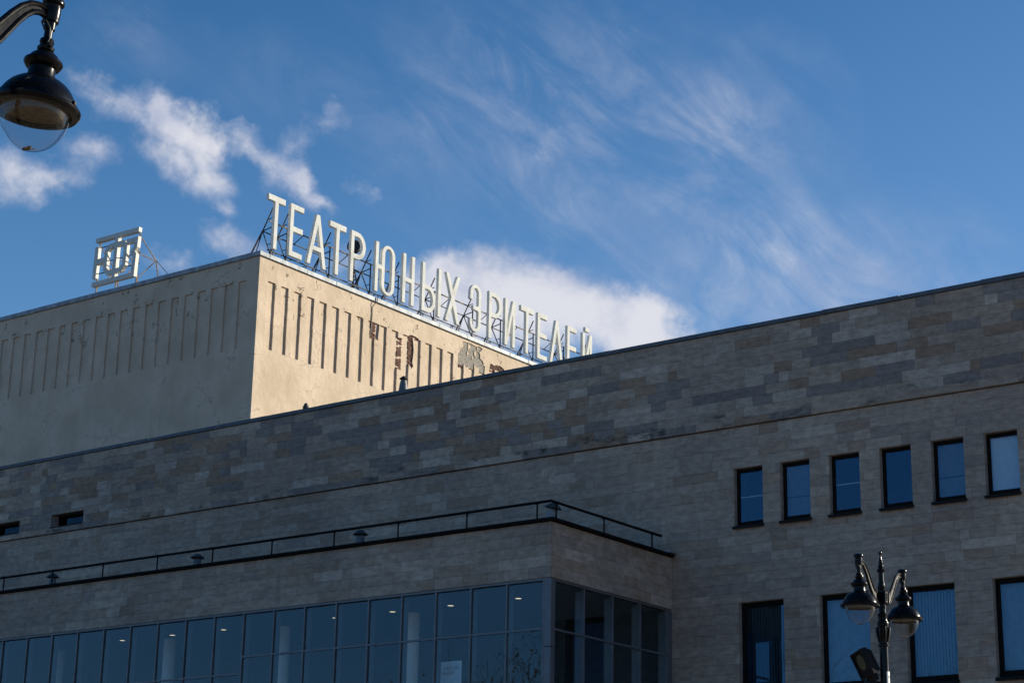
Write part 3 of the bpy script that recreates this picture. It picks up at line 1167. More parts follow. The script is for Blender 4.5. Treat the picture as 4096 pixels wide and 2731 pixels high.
for q in ((70.12, 70.52, 30.3, 31.12), (72.20, 72.58, 29.15, 30.95), (73.08, 73.50, 29.5, 31.22), (73.5, 73.86, 31.10, 31.24), (79.90, 81.3, 31.0, 31.48), (79.45, 79.86, 30.6, 31.1), (77.30, 77.62, 30.5, 30.72)):
    part('brickwork', bricks(*q), M['brick'], tw, stuff=True)

# tin coping in lengths
fx = [-92, -88, -84.2, -80.3, -77.2, -74.5, -73.3, -71.6, -68.4, -65.6, -63.2, TX + 0.10]
for k in range(len(fx) - 1):
    l = random.uniform(-0.008, 0.008)
    part('coping_sheet', MB().box(fx[k] + 0.004, fx[k + 1] - 0.004, TY - 0.10 - l, TY + 0.55, TZ + 0.003, TZ + 0.225 + l), M['tin'], tw, bevel=0.012)
fy = [TY + 0.556, 65.2, 67.3, 70.2, 73.1, 75.4, 77.8, 79.3, 81.6, 83.3, 86.0, 89.0, 92.0, YE]
for k in range(len(fy) - 1):
    l = random.uniform(-0.008, 0.008)
    part('coping_sheet', MB().box(TX - 0.5, TX + 0.10 + l, fy[k] + 0.004, fy[k + 1] - 0.004, TZ + 0.003, TZ + 0.225 + l), M['tin'], tw, bevel=0.012)
part('roof', MB().box(-91.9, TX - 0.505, TY + 0.56, YE, TZ + 0.004, TZ + 0.10), M['felt'], tw)

# ------------------------------------------------------------------ rooftop lettering
LB, LT = 32.79, 35.45
LH = LT - LB
sg = empty('rooftop_sign', 'large white rooftop letters on a steel frame reading ТЕАТР ЮНЫХ ЗРИТЕЛЕЙ', 'sign', (TX, 75, TZ + 0.2))
S = 0.245


def arc(cx, cy, rx, ry, a0, a1, n=14):
    return [(cx + rx * math.cos(R(a0 + (a1 - a0) * k / n)), cy + ry * math.sin(R(a0 + (a1 - a0) * k / n))) for k in range(n + 1)]


def rect(x0, x1, y0, y1):
    return [(x0, y0), (x1, y0), (x1, y1), (x0, y1)]


def L_T(w):
    c = w / 2
    return [[(c - S / 2, 0), (c + S / 2, 0), (c + S / 2, LH - 0.29), (w, LH - 0.29), (w, LH), (0, LH), (0, LH - 0.29), (c - S / 2, LH - 0.29)]]


def L_E(w):
    b = 0.265
    m0 = 1.27
    return [[(0, 0), (w, 0), (w, b), (S, b), (S, m0), (w - 0.02, m0), (w - 0.02, m0 + b), (S, m0 + b), (S, LH - b), (w, LH - b), (w, LH), (0, LH)]]


def L_A(w, bar=True):
    c = w / 2
    t = 0.125
    fo = 0.24
    def xo(z):      # outer left edge
        return (c - t) * z / LH
    def xi(z):      # inner left edge
        return fo + (c - fo) * z / (LH * 0.78)
    if not bar:
        return [[(0, 0), (fo, 0), (c, LH * 0.78), (w - fo, 0), (w, 0), (c + t, LH), (c - t, LH)]]
    z0, z1 = 0.78, 1.00
    return [[(0, 0), (fo, 0), (xi(z0), z0), (w - xi(z0), z0), (w - fo, 0), (w, 0), (c + t, LH), (c - t, LH)],
            [(xi(z1), z1), (w - xi(z1), z1), (c, LH * 0.78)]]


def L_P(w):
    zb = 1.24
    cy = (LH + zb) / 2
    ry = (LH - zb) / 2
    cx = w - 0.62
    o = [(0, 0), (S, 0), (S, zb)] + arc(cx, cy, w - cx, ry, -90, 90) + [(0, LH)]
    i = [(S, zb + 0.25)] + arc(cx, cy, w - cx - S, ry - 0.25, -90, 90) + [(S, LH - 0.25)]
    return [o, i]


def L_soft(w):
    zt = 1.49
    cy = zt / 2
    cx = w - 0.62
    o = [(0, 0)] + arc(cx, cy, w - cx, zt / 2, -90, 90) + [(S, zt), (S, LH), (0, LH)]
    i = [(S, 0.24)] + arc(cx, cy, w - cx - S, zt / 2 - 0.25, -90, 90) + [(S, zt - 0.25)]
    return [o, i]


def L_H(w):
    z0, z1 = 1.18, 1.41
    return [[(0, 0), (S, 0), (S, z0), (w - S, z0), (w - S, 0), (w, 0), (w, LH), (w - S, LH), (w - S, z1), (S, z1), (S, LH), (0, LH)]]


def L_I():
    return [rect(0, 0.25, 0, LH)]


def L_YU(w):
    z0, z1 = 1.25, 1.49
    ox = 0.50
    r = (w - ox) / 2
    cx = ox + r
    a = math.asin
    # stem + bar + stadium ring in one outline
    o = [(0, 0), (S, 0), (S, z0), (ox, z0)]
    o += arc(cx, r, r, r, 180, 360) + arc(cx, LH - r, r, r, 0, 180)
    o += [(ox, z1), (S, z1), (S, LH), (0, LH)]
    q = r - S
    i = arc(cx, r, q, q * 1.3, 180, 360) + arc(cx, LH - r, q, q * 1.3, 0, 180)
    return [o, i]


def L_X(w):
    t = 0.27
    c = w / 2
    zc = 1.36
    k = t / 2 * 1.08
    return [[(0, 0), (t, 0), (c, zc - 0.42), (w - t, 0), (w, 0), (c + k, zc), (w, LH), (w - t, LH), (c, zc + 0.42), (t, LH), (0, LH), (c - k, zc)]]


def L_Z3(w):
    r = w / 2
    q = r - S
    o = [(0, 0.66)] + arc(r, r, r, r, 180, 360) + [(w, 1.30), (w - 0.05, 1.38), (w, 1.46)] + arc(r, LH - r, r, r, 0, 180) + [(0, LH - 0.90), (S, LH - 0.90)]
    o += arc(r, LH - r, q, q * 1.2, 180, 0) + [(w - S, 1.52), (w - S - 0.08, 1.46), (0.28, 1.46), (0.28, 1.22), (w - S - 0.08, 1.22), (w - S, 1.16)]
    o += arc(r, r, q, q * 1.2, 360, 180) + [(S, 0.66)]
    return [o]


def L_II(w):
    return [[(0, 0), (S * 1.06, 0), (w - S, LH * 0.70), (w - S, 0), (w, 0), (w, LH), (w - S * 1.06, LH), (S, LH * 0.30), (S, LH), (0, LH)]]


def letter(loops, y0, x_off=0.0, extra=None):
    mb = None
    for lps in ([loops] + (extra or [])):
        q = shape2d([[(y0 + u, LB + v) for u, v in lp] for lp in lps], 0.17, 0.012, lambda u, v, w: (TX - 0.02 + w, u, v))
        if mb is None:
            mb = q
        else:
            n = len(mb.v)
            mb.v += q.v
            mb.f += [tuple(a + n for a in f) for f in q.f]
    return part('letter', mb, M['lightbox'], sg)


letter(L_T(1.19), 62.27)
letter(L_E(0.94), 63.83)
letter(L_A(1.40), 65.10)
letter(L_T(1.22), 66.66)
letter(L_P(1.12), 68.26)
letter(L_YU(1.54), 70.15)
letter(L_H(0.96), 72.32)
letter(L_soft(1.15), 73.90)
letter(L_I(), 75.24)
letter(L_X(1.24), 75.87)
letter(L_Z3(0.98), 77.98)
letter(L_P(1.15), 79.64)
letter(L_II(0.96), 81.10)
letter(L_T(1.21), 82.56)
letter(L_E(0.94), 84.15)
letter(L_A(1.34, False), 85.36)
letter(L_E(0.93), 87.05)
letter(L_II(0.98), 88.59, extra=[[rect(0.27, 0.70, LH + 0.13, LH + 0.38)]])

XF = TX - 0.16
YS = [62.85, 63.9, 66.97, 70.05, 72.25, 75.2, 78.5, 81.0, 84.05, 87.0, 89.3]
part('rail', MB().beam((XF, 62.6, 32.73), (XF, 89.9, 32.73), 0.045), M['rustdark'], sg)
part('rail', MB().beam((TX - 0.78, 62.85, 33.86), (TX - 0.78, 89.6, 33.86), 0.045), M['rustdark'], sg)
part('rail', MB().beam((TX - 0.42, 62.9, 34.32), (TX - 0.42, 89.6, 34.32), 0.05), M['rustbrown'], sg)
for k, y in enumerate(YS):
    mb = MB()
    N = (TX - 0.78, y, 33.86)
    top = (XF, y, 34.95)
    mb.beam((XF, y, TZ + 0.2), (XF, y, 34.2), 0.05)
    mb.beam(N, top, 0.045)
    mb.beam(N, (XF, y, 33.96), 0.04)
    mb.beam(N, (XF, y, TZ + 0.30), 0.04)
    mb.beam(N, (TX - 1.75, y - 0.05, TZ + 0.1), 0.06)
    mb.beam(N, (TX - 1.75, y + 0.35, TZ + 0.1), 0.035)
    mb.beam((TX - 0.47, y, 33.10), (XF, y, 33.12), 0.03)
    mb.beam((TX - 0.45, y, 34.38), (XF, y, 34.42), 0.03)
    mb.beam((XF, y, TZ + 0.35), (XF - 0.05, y + 0.42, 32.72), 0.035)
    mb.beam((XF, y, TZ + 0.35), (XF - 0.25, y - 0.25, TZ + 0.15), 0.05)
    part('support_frame', mb, M['rustdark'], sg)
for y in (65.3, 68.6, 74.3, 76.8, 80.1, 82.9, 86.2):
    for p, q, w in (((XF, y, 32.72), (XF - 0.5, y - 0.35, TZ + 0.12), 0.035), ((XF, y + 0.06, 32.72), (XF - 0.5, y + 0.30, TZ + 0.12), 0.03), ((TX - 0.42, y, 34.30), (TX - 0.78, y - 0.25, 33.88), 0.035)):
        part('brace', MB().beam(p, q, w), M['rustdark'], sg)

# ------------------------------------------------------------------ rooftop emblem
em = empty('rooftop_emblem', 'square white monogram emblem on struts at the shaded roof edge', 'emblem', (-71.7, 62.4, TZ + 0.2))
EY, ED = 62.2, 0.22


def front_piece(name, loops, dy=0.0, mt=None, depth=ED):
    mb = shape2d(loops, depth, 0.008, lambda u, v, w: (u, EY + depth / 2 + dy - w, v), 0.005)
    return part(name, mb, mt or M['enamel'], em)


front_piece('letter', [[(-73.26, 35.32), (-71.81, 35.32), (-71.87, 33.195), (-71.63, 33.195), (-71.58, 35.31), (-70.11, 35.31), (-70.10, 35.54), (-73.26, 35.54)]])
oct_o = [(-72.22, 35.05), (-72.53, 34.78), (-72.54, 34.40), (-73.03, 34.40), (-73.03, 35.07), (-73.28, 35.07), (-73.32, 33.39), (-73.07, 33.39), (-73.045, 34.11), (-72.545, 34.11), (-72.55, 33.69), (-72.27, 33.40), (-71.19, 33.40), (-70.93, 33.68), (-70.88, 34.75), (-71.16, 35.06)]
oct_i = [(-72.07, 34.81), (-72.29, 34.66), (-72.32, 33.82), (-72.17, 33.64), (-71.34, 33.64), (-71.16, 33.80), (-71.12, 34.68), (-71.23, 34.81)]
front_piece('letter', [oct_o, oct_i], dy=0.006, depth=ED - 0.02)
front_piece('letter', [[(-70.93, 35.03), (-70.11, 35.06), (-70.14, 34.49), (-70.31, 34.31), (-70.18, 34.15), (-70.23, 32.97), (-73.32, 32.96), (-73.31, 33.185), (-70.46, 33.185), (-70.42, 34.03), (-70.65, 34.31), (-70.38, 34.55), (-70.37, 34.80), (-70.93, 34.80)]], dy=0.003)
for x in (-73.24, -71.80, -70.31):
    mb = MB()
    yf = EY + ED + 0.05
    mb.beam((x, yf, TZ + 0.2), (x + 0.04, yf, 35.45), 0.05)
    mb.beam((x + 0.04, yf, 35.2), (x + 0.02, yf + 1.2, 34.2), 0.04)
    mb.beam((x, yf, 34.25), (x + 0.02, yf + 1.2, 34.2), 0.04)
    mb.beam((x, yf, 32.9), (x + 0.02, yf + 1.2, 34.2), 0.04)
    mb.beam((x + 0.02, yf + 1.2, 34.2), (x + 0.05, yf + 1.7, TZ + 0.1), 0.045)
    mb.beam((x, yf, TZ + 0.25), (x + 0.3, yf + 0.5, TZ + 0.12), 0.035)
    part('support_frame', mb, M['rustbrown'], em)
for zz in (34.28, 33.72, 35.12):
    part('rail', MB().beam((-73.3, EY + ED + 0.09, zz), (-70.2, EY + ED + 0.09, zz), 0.04), M['rustdark'], em)
part('stay_wire', MB().tube([(-70.25, EY + 1.45, 34.2), (-69.6, EY + 1.6, 33.5), (-69.0, EY + 1.75, 32.4)], 0.016, 6), M['rustdark'], em)

# ------------------------------------------------------------------ antenna mast behind the letters
an = empty('antenna_mast', 'dark pole with round drum antenna and silver strut behind the letter Р', 'antenna', (-63, 70.47, TZ + 0.1))
o = part('pole', MB().lathe([(0.06, TZ + 0.1), (0.06, 33.6), (0.045, 33.6), (0.045, 35.2), (0.0, 35.2)], (-63, 70.47, 0), 12), M['rubber'], an)
smooth_by_angle(o)
mb = MB()
ax = Vector((0.75, -0.62, 0.12)).normalized()
rot = Vector((0, 0, 1)).rotation_difference(ax).to_matrix()
dr = MB().lathe([(0.0, -0.16), (0.20, -0.12), (0.36, 0.0), (0.37, 0.16), (0.30, 0.22), (0.0, 0.24)], (0, 0, 0), 24)
mb.v = [tuple(rot @ Vector(p) + Vector((-63.0, 70.42, 35.5))) for p in dr.v]
mb.f = dr.f
smooth_by_angle(part('drum', mb, M['rubber'], an))
mb = MB()
mb.beam((-63.0, 70.52, 34.3), (-62.8, 71.05, TZ + 0.12), 0.07)
mb.beam((-63.0, 70.45, 34.32), (-62.9, 70.8, 34.22), 0.06)
part('strut', mb, M['tin'], an)
mb = MB()
for zz in (32.9, 33.2, 33.35, 33.75, 34.0):
    mb.box(-63.09, -62.91, 70.38, 70.56, zz, zz + 0.05)
part('clamp', mb, M['rubber'], an, stuff=True)

# cable looped over the coping of the lit side
pts = [(TX - 0.35, 70.35, 32.55), (TX + 0.0, 70.37, 32.66), (TX + 0.16, 70.36, 32.50), (TX + 0.155, 70.30, 32.25), (TX + 0.10, 70.15, 32.02), (TX + 0.03, 70.09, 31.90), (TX + 0.03, 70.11, 31.5), (TX + 0.03, 70.08, 31.2), (TX + 0.02, 70.10, 30.9), (TX + 0.03, 70.06, 30.6), (TX + 0.03, 70.02, 30.42), (TX + 0.04, 69.98, 30.36), (TX + 0.03, 69.98, 30.5), (TX + 0.03, 70.03, 30.75), (TX + 0.03, 70.07, 31.05)]
cb = part('hanging_cable', MB().tube(pts, 0.022, 7), M['rubber'])
cb['label'] = 'loose black cable looped over the roof edge and hanging down the sunlit tower wall'
cb['category'] = 'cable'

# ------------------------------------------------------------------ roof vents
def vent(x, y, z0, h, r, label, style='hood', tilt=0.0, mt=None):
    v = empty('roof_vent', label, 'roof vent', (x, y, z0), 'metal vents on the roofs')
    v.rotation_euler = (tilt * 0.3, tilt, 0.4)
    mt = mt or M['vent']
    o = link('pipe', MB().lathe([(r * 0.48, -0.3), (r * 0.48, h * 0.60)], (0, 0, 0), 14).mesh('pipe'), mt, None)
    o.parent = v
    smooth_by_angle(o)
    if style == 'tall':
        pr = [(r * 0.5, h * 0.52), (r * 0.97, h * 0.55), (r, h * 0.59), (r * 0.82, h * 0.75), (r * 0.64, h * 0.86), (0, h * 0.87)]
        hat = [(r * 0.2, h * 0.89), (r * 0.95, h * 0.90), (r * 0.9, h * 0.92), (r * 0.3, h * 0.98), (0, h)]
    else:
        pr = [(r * 0.5, h * 0.20), (r * 0.72, h * 0.25), (r * 0.64, h * 0.62), (r * 0.60, h * 0.72), (0, h * 0.73)]
        hat = [(r * 0.1, h * 0.80), (r * 1.15, h * 0.76), (r * 1.12, h * 0.80), (r * 0.45, h * 0.97), (0, h)]
    o = link('drum', MB().lathe(pr, (0, 0, 0), 18).mesh('drum'), mt, None)
    o.parent = v
    smooth_by_angle(o)
    o = link('cap', MB().lathe(hat, (0, 0, 0), 18).mesh('cap'), M['ventdark'], None)
    o.parent = v
    smooth_by_angle(o)
    return v


vent(-53.2, 44.55, 13.0, 0.64, 0.19, 'dark mushroom vent on the annex roof, leftmost behind the handrail')
vent(-46.1, 44.55, 13.0, 0.62, 0.20, 'dark mushroom vent below the handrail, second from the left on the annex roof')
vent(-39.05, 44.55, 13.0, 0.66, 0.20, 'rust-eaten vent behind the handrail, third from the left on the annex roof')
vent(-31.95, 44.6, 13.0, 0.70, 0.22, 'tilted pale metal vent at the corner of the annex roof', tilt=R(13), mt=M['tin'])
vent(-48.1, 51.5, 19.8, 0.86, 0.11, 'short stubby vent pipe on the main roof against the sunlit tower wall', mt=M['ventdark'])
vent(-43.4, 51.5, 19.7, 1.27, 0.165, 'tall vent with a flared drum on the main roof before the sunlit tower wall', 'tall')

# ------------------------------------------------------------------ handrail of the annex roof
gr = empty('guard_rail', 'low black pipe handrail running round the edge of the annex roof', 'railing', (-45, AY, 13.0))
RZ = 13.48
ry, rx = AY + 0.06, AX - 0.06
part('rail', MB().tube([(-69.9, ry, RZ), (rx, ry, RZ + 0.02)], 0.042, 8), M['tar'], gr)
part('rail', MB().tube([(rx, ry, RZ + 0.021), (rx, 49.46, RZ + 0.02)], 0.042, 8), M['tar'], gr)
for x in [-69.5, -66.95, -64.4, -61.9, -59.4, -56.9, -54.75, -52.2, -49.67, -47.06, -44.53, -41.94, -39.35, -36.82, -34.23, -31.72]:
    mb = MB().lathe([(0.06, Z_A + 0.10), (0.024, Z_A + 0.14), (0.024, RZ - 0.03), (0.052, RZ - 0.03), (0.052, RZ + 0.05), (0, RZ + 0.05)], (x, ry, 0), 10)
    part('post', mb, M['tar'], gr)
for y in (43.95, 46.36, 48.95):
    mb = MB().lathe([(0.06, Z_A + 0.10), (0.024, Z_A + 0.14), (0.024, RZ - 0.03), (0.052, RZ - 0.03), (0.052, RZ + 0.05), (0, RZ + 0.05)], (rx, y, 0), 10)
    part('post', mb, M['tar'], gr)

# ------------------------------------------------------------------ street lamps
K = 0.947


def local(name, mb, mt, parent, smooth=True, bevel=0.0):
    o = link(name, mb.mesh(name), mt, None, bevel=bevel)
    o.parent = parent
    if smooth:
        smooth_by_angle(o)
    return o


RIM = 6.66          # height of the lantern rim above the ground


def lantern(parent, sy):
    y = 0.77 * sy
    c = (0, y, RIM)
    k = lambda pr: [(r * K, z * K) for r, z in pr]
    hood = k([(0.262, 0.005), (0.285, 0.03), (0.283, 0.045), (0.272, 0.075), (0.262, 0.078), (0.255, 0.10), (0.235, 0.135), (0.205, 0.17), (0.165, 0.20), (0.12, 0.218), (0.100, 0.228), (0.096, 0.245), (0.096, 0.30),
              (0.112, 0.305), (0.130, 0.328), (0.138, 0.345), (0.134, 0.362), (0.112, 0.372), (0.104, 0.385), (0.098, 0.40), (0.078, 0.418), (0.052, 0.435), (0.042, 0.438)])
    L = local('lantern', MB().lathe(hood, c, 40), M['black'], parent)
    rim = k([(0.248, -0.012), (0.258, -0.035), (0.300, -0.030), (0.314, -0.012), (0.316, 0.004), (0.306, 0.020), (0.286, 0.028)])
    local('rim', MB().lathe(rim, c, 40), M['black'], L)
    gl = [(0.248 * K * math.cos(R(a)), -0.012 * K - 0.30 * K * math.sin(R(a))) for a in range(0, 91, 6)]
    gl[-1] = (0.0006, gl[-1][1])
    local('globe', MB().lathe(gl, c, 40), M['globe'], L)
    rf = k([(0.247, -0.008), (0.22, 0.0), (0.16, 0.012), (0.0008, 0.02)])
    local('reflector', MB().lathe(rf, c, 32), M['reflector'], L)
    # debris lying in the bowl
    db = MB()
    for q in range(16):
        a = random.uniform(0, 6.28)
        r = random.uniform(0, 0.045)
        db.obox((c[0] + r * math.cos(a), c[1] + r * math.sin(a), RIM - 0.290 + r * r * 2), (random.uniform(.004, .014), 0, 0.002), (0, random.uniform(.004, .012), 0.003), (0, 0, 0.003))
    d = local('debris', db, M['deadleaf'], L, False)
    d['kind'] = 'stuff'
    st = k([(0.040, 0.436), (0.058, 0.445), (0.062, 0.465), (0.050, 0.478), (0.044, 0.500), (0.052, 0.506), (0.048, 0.53), (0.030, 0.535), (0.030, 0.605), (0.041, 0.608), (0.041, 0.665), (0.058, 0.668), (0.060, 0.690), (0.062, 0.70), (0.062, 0.770),
            (0.056, 0.775), (0.058, 0.79), (0.078, 0.805), (0.080, 0.822), (0.074, 0.835), (0.045, 0.850), (0.0006, 0.858)])
    local('stem', MB().lathe(st, c, 24), M['black'], L)
    # hinge knuckles, clip and rim bolts
    hb = MB()
    hb.tube([(0.05 * K, y - 0.02, RIM + 0.47 * K), (0.075, y - 0.02, RIM + 0.475 * K)], 0.02, 8)
    hb.tube([(-0.05 * K, y + 0.03, RIM + 0.47 * K), (-0.075, y + 0.03, RIM + 0.47 * K)], 0.018, 8)
    for q in range(8):
        a = q * math.pi / 4 + 0.3
        hb.obox((0.305 * K * math.cos(a), y + 0.305 * K * math.sin(a), RIM + 0.024), (0.012 * math.cos(a), 0.012 * math.sin(a), 0), (-0.01 * math.sin(a), 0.01 * math.cos(a), 0), (0, 0, 0.012))
    local('fixings', hb, M['black'], L, False)['kind'] = 'stuff'
    cl = MB()
    a0 = R(-80)
    pts = []
    for q in range(9):
        a = a0 + R(9) * q
        rr = (0.268 if q else 0.262) * K + 0.006
        pts.append((rr * math.cos(a), y + rr * math.sin(a), RIM + (0.085 - 0.004 * q) * K))
    cl.tube(pts, 0.006, 6)
    cl.tube([pts[0], (pts[0][0] * 0.98, pts[0][1], pts[0][2] + 0.03)], 0.007, 6)
    local('clip', cl, M['black'], L, False)
    cb = MB()
    cb.tube([(-0.045, y + 0.0, RIM + 0.62 * K), (-0.03, y - 0.05, RIM + 0.66 * K), (0.02, y - 0.055, RIM + 0.66 * K), (0.045, y - 0.03, RIM + 0.60 * K), (0.045, y - 0.02, RIM + 0.52 * K), (0.03, y - 0.03, RIM + 0.46 * K)], 0.006, 6)
    local('cable', cb, M['rubber'], L, False)
    return L


def lamp_arm(parent, sy):
    cl = [(0.07, 6.885, 0.085), (0.15, 6.88, 0.082), (0.23, 6.90, 0.076), (0.30, 6.95, 0.068), (0.36, 7.02, 0.062), (0.42, 7.11, 0.056), (0.48, 7.20, 0.050), (0.54, 7.275, 0.045), (0.60, 7.325, 0.040), (0.66, 7.345, 0.036), (0.715, 7.345, 0.034)]
    cen = [Vector((0, y * sy, z)) for y, z, h in cl]
    top, bot = [], []
    for i, (y, z, h) in enumerate(cl):
        h *= 0.74 if i > 2 else 0.85
        d = (cen[min(i + 1, len(cl) - 1)] - cen[max(i - 1, 0)]).normalized()
        n = Vector((0, -d.z * sy, d.y * sy)).normalized()
        if n.z < 0:
            n = -n
        top.append(cen[i] + n * h)
        bot.append(cen[i] - n * h)
    mb = MB()
    mb.tube(top, 0.021, 10)
    mb.tube(bot, 0.021, 10)
    for i in range(len(cl) - 1):
        for sx in (-1, 1):
            x = 0.007 * sx
            o = Vector((x, 0, 0))
            mb.quad(top[i] + o, top[i + 1] + o, bot[i + 1] + o, bot[i] + o)
    return local('arm', mb, M['black'], parent)


def street_lamp(loc, label):
    s = empty('street_lamp', label, 'street lamp', loc, 'ornate black street lamps')
    prof = [(0.30, 0.0), (0.30, 0.12), (0.24, 0.16), (0.22, 0.60), (0.17, 0.70), (0.13, 1.0), (0.12, 1.25), (0.14, 1.30), (0.12, 1.36), (0.088, 1.42), (0.078, 3.5), (0.070, 5.2), (0.066, 6.12),
            (0.083, 6.125), (0.085, 6.155), (0.072, 6.17), (0.072, 6.20), (0.082, 6.28), (0.094, 6.36), (0.099, 6.42), (0.092, 6.43), (0.084, 6.44), (0.088, 6.46), (0.092, 6.485), (0.086, 6.51), (0.074, 6.52), (0.066, 6.55), (0.072, 6.575), (0.074, 6.59), (0.066, 6.60), (0.076, 6.615), (0.076, 6.635), (0.056, 6.65), (0.054, 6.72)]
    local('post', MB().lathe(prof, (0, 0, 0), 28), M['black'], s)
    leaf = MB()
    for q in range(8):
        a = q * math.pi / 4
        ca, sa = math.cos(a), math.sin(a)
        pts = [(ca * r, sa * r, z) for r, z in ((0.075, 6.19), (0.090, 6.27), (0.104, 6.35), (0.110, 6.41), (0.116, 6.425))]
        leaf.tube(pts, [0.008, 0.012, 0.016, 0.012, 0.006], 6)
    local('leaf_collar', leaf, M['black'], s)
    up = [(0.054, 6.7205), (0.062, 6.725), (0.062, 6.76), (0.055, 6.765), (0.055, 6.79)]
    local('neck', MB().lathe(up, (0, 0, 0), 24), M['black'], s)
    hb = MB().box(-0.088, 0.088, -0.088, 0.088, 6.79, 7.0)
    H = local('hub', hb, M['black'], s, False, 0.01)
    # cast relief on the hub faces
    rl = MB()
    for ang in (0, math.pi):
        c, sn = math.cos(ang), math.sin(ang)
        def P(u, v, d):
            return Vector((c * (0.088 + d) - sn * u, sn * (0.088 + d) + c * u, 6.895 + v))
        for a, b in (((-0.06, -0.09), (0.06, -0.09)), ((-0.06, 0.09), (0.06, 0.09)), ((-0.06, -0.09), (-0.06, 0.09)), ((0.06, -0.09), (0.06, 0.09)),
                     ((-0.045, -0.075), (0.0, 0.0)), ((0.045, -0.075), (0.0, 0.0)), ((-0.045, 0.075), (0.0, 0.0)), ((0.045, 0.075), (0.0, 0.0)), ((-0.04, 0.0), (0.04, 0.0)), ((0, -0.06), (0, 0.06))):
            rl.tube([P(a[0], a[1], 0.004), P(b[0], b[1], 0.004)], 0.008, 6)
    local('relief', rl, M['black'], H, False)['kind'] = 'stuff'
    tp = [(0.055, 7.0), (0.055, 7.03), (0.062, 7.04), (0.062, 7.07), (0.052, 7.08), (0.050, 7.13), (0.042, 7.14), (0.040, 7.285), (0.046, 7.29), (0.066, 7.315), (0.068, 7.325), (0.05, 7.345), (0.036, 7.36), (0.046, 7.385), (0.044, 7.40), (0.030, 7.415), (0.036, 7.435), (0.012, 7.565), (0.010, 7.575), (0.022, 7.585), (0.027, 7.602), (0.022, 7.622), (0.0006, 7.632)]
    local('finial', MB().lathe(tp, (0, 0, 0), 24), M['black'], s)
    for sy in (-1, 1):
        lamp_arm(s, sy)
        lantern(s, sy)
    return s


def copy_tree(o, parent=None):
    c = o.copy()
    COL.objects.link(c)
    if parent is not None:
        c.parent = parent
    for ch in list(o.children):
        copy_tree(ch, c)
    return c


lr = street_lamp((-13.52, 27.88, 0.0), 'black two-armed street lamp standing in front of the tall windows, both lanterns in view')
# number plate wrapped round the sunny side of the post
pl = MB().lathe([(0.0755, 5.40), (0.0755, 5.735), (0.068, 5.735)], (0, 0, 0), 10, R(-40), R(60))
ll = copy_tree(lr)
np_ = local('number_plate', pl, M['whiteplate'], lr)
v, f = text2d('10', 0.062, 0.0006)
mb = MB()
for x, y, zq in v:
    a = R(-24) + x / 0.0757
    mb.v.append(((0.0757 + zq) * math.cos(a), (0.0757 + zq) * math.sin(a), 5.63 + y))
mb.f = f
local('digits', mb, M['ink'], np_, False)
ll['label'] = 'close black street lamp whose lantern with clear glass bowl hangs in front of the sky'
# the near lamp leans a little
pivot = Vector((-9.67, 7.60, 6.807))
tilt = Matrix.Rotation(R(4.2), 4, CAM_F)
ll.matrix_world = Matrix.Translation(pivot) @ tilt @ Matrix.Translation(-pivot) @ Matrix.Translation(Vector((-9.67, 6.83, 0.147)))

# ------------------------------------------------------------------ floodlight on the lamp post
VR = Vector((0.90, 0.436, 0))
VF = Vector((-0.436, 0.90, 0))
VU = Vector((0, 0, 1))
fl = empty('floodlight', 'dark box floodlight with an oval lens tilted beside the lamp post', 'floodlight', (-13.75, 27.77, 5.60))
fa = (VU * math.cos(R(24)) - VR * math.sin(R(24))).normalized()
fn = (-VR * 0.70 - VU * 0.31 - VF * 0.62)
fn = (fn - fa * fn.dot(fa)).normalized()
fw = fa.cross(fn).normalized()
fc = Vector((-13.52, 27.88, 5.86)) - VR * 0.30 - VF * 0.05


def flp(a, w, n):
    return fc + fa * a + fw * w + fn * n


mb = MB()
hl, hw = 0.215, 0.15
fr_ = [flp(-hl, -hw, 0.05), flp(-hl, hw, 0.05), flp(hl, hw, 0.05), flp(hl, -hw, 0.05)]
bk = [flp(-hl * 0.82, -hw * 0.8, -0.13), flp(-hl * 0.82, hw * 0.8, -0.13), flp(hl * 0.70, hw * 0.8, -0.13), flp(hl * 0.70, -hw * 0.8, -0.13)]
md = [flp(-hl, -hw, -0.02), flp(-hl, hw, -0.02), flp(hl, hw, -0.02), flp(hl, -hw, -0.02)]
mb.v = [tuple(p) for p in fr_ + md + bk]
for a0 in (0, 4):
    for q in range(4):
        mb.f.append((a0 + q, a0 + (q + 1) % 4, a0 + 4 + (q + 1) % 4, a0 + 4 + q))
mb.f.append((11, 10, 9, 8))
mb.f.append((0, 1, 2, 3))
part('housing', mb, M['floodbox'], fl, bevel=0.006)
mb = MB()
for a0, a1, w0, w1 in ((-hl, -hl + 0.03, -hw, hw), (hl - 0.03, hl, -hw, hw), (-hl + 0.03, hl - 0.03, -hw, -hw + 0.02), (-hl + 0.03, hl - 0.03, hw - 0.02, hw)):
    mb.obox(flp((a0 + a1) / 2, (w0 + w1) / 2, 0.066), fa * (a1 - a0) / 2, fw * (w1 - w0) / 2, fn * 0.014)
part('front_frame', mb, M['floodbox'], fl)
i0 = MB()
n = 24
i0.v = [tuple(flp(0.03 + 0.125 * math.cos(2 * math.pi * q / n), 0.085 * math.sin(2 * math.pi * q / n), 0.054)) for q in range(n)]
i0.f = [tuple(range(n))]
part('lens', i0, M['lens'], fl)
mb = MB()
mb.obox(flp(-hl - 0.045, 0, -0.01), fa * 0.05, fw * 0.09, fn * 0.05)
part('gear_box', mb, M['floodbox'], fl)
mb = MB()
b0 = Vector((-13.52, 27.88, 5.60)) - VR * 0.155
mb.obox(b0 + VU * 0.08, VR * 0.025, VF * 0.006, VU * 0.12)
mb.obox(b0 + VU * 0.08 + VF * 0.16, VR * 0.025, VF * 0.006, VU * 0.12)
part('bracket', mb, M['floodbox'], fl, stuff=True)
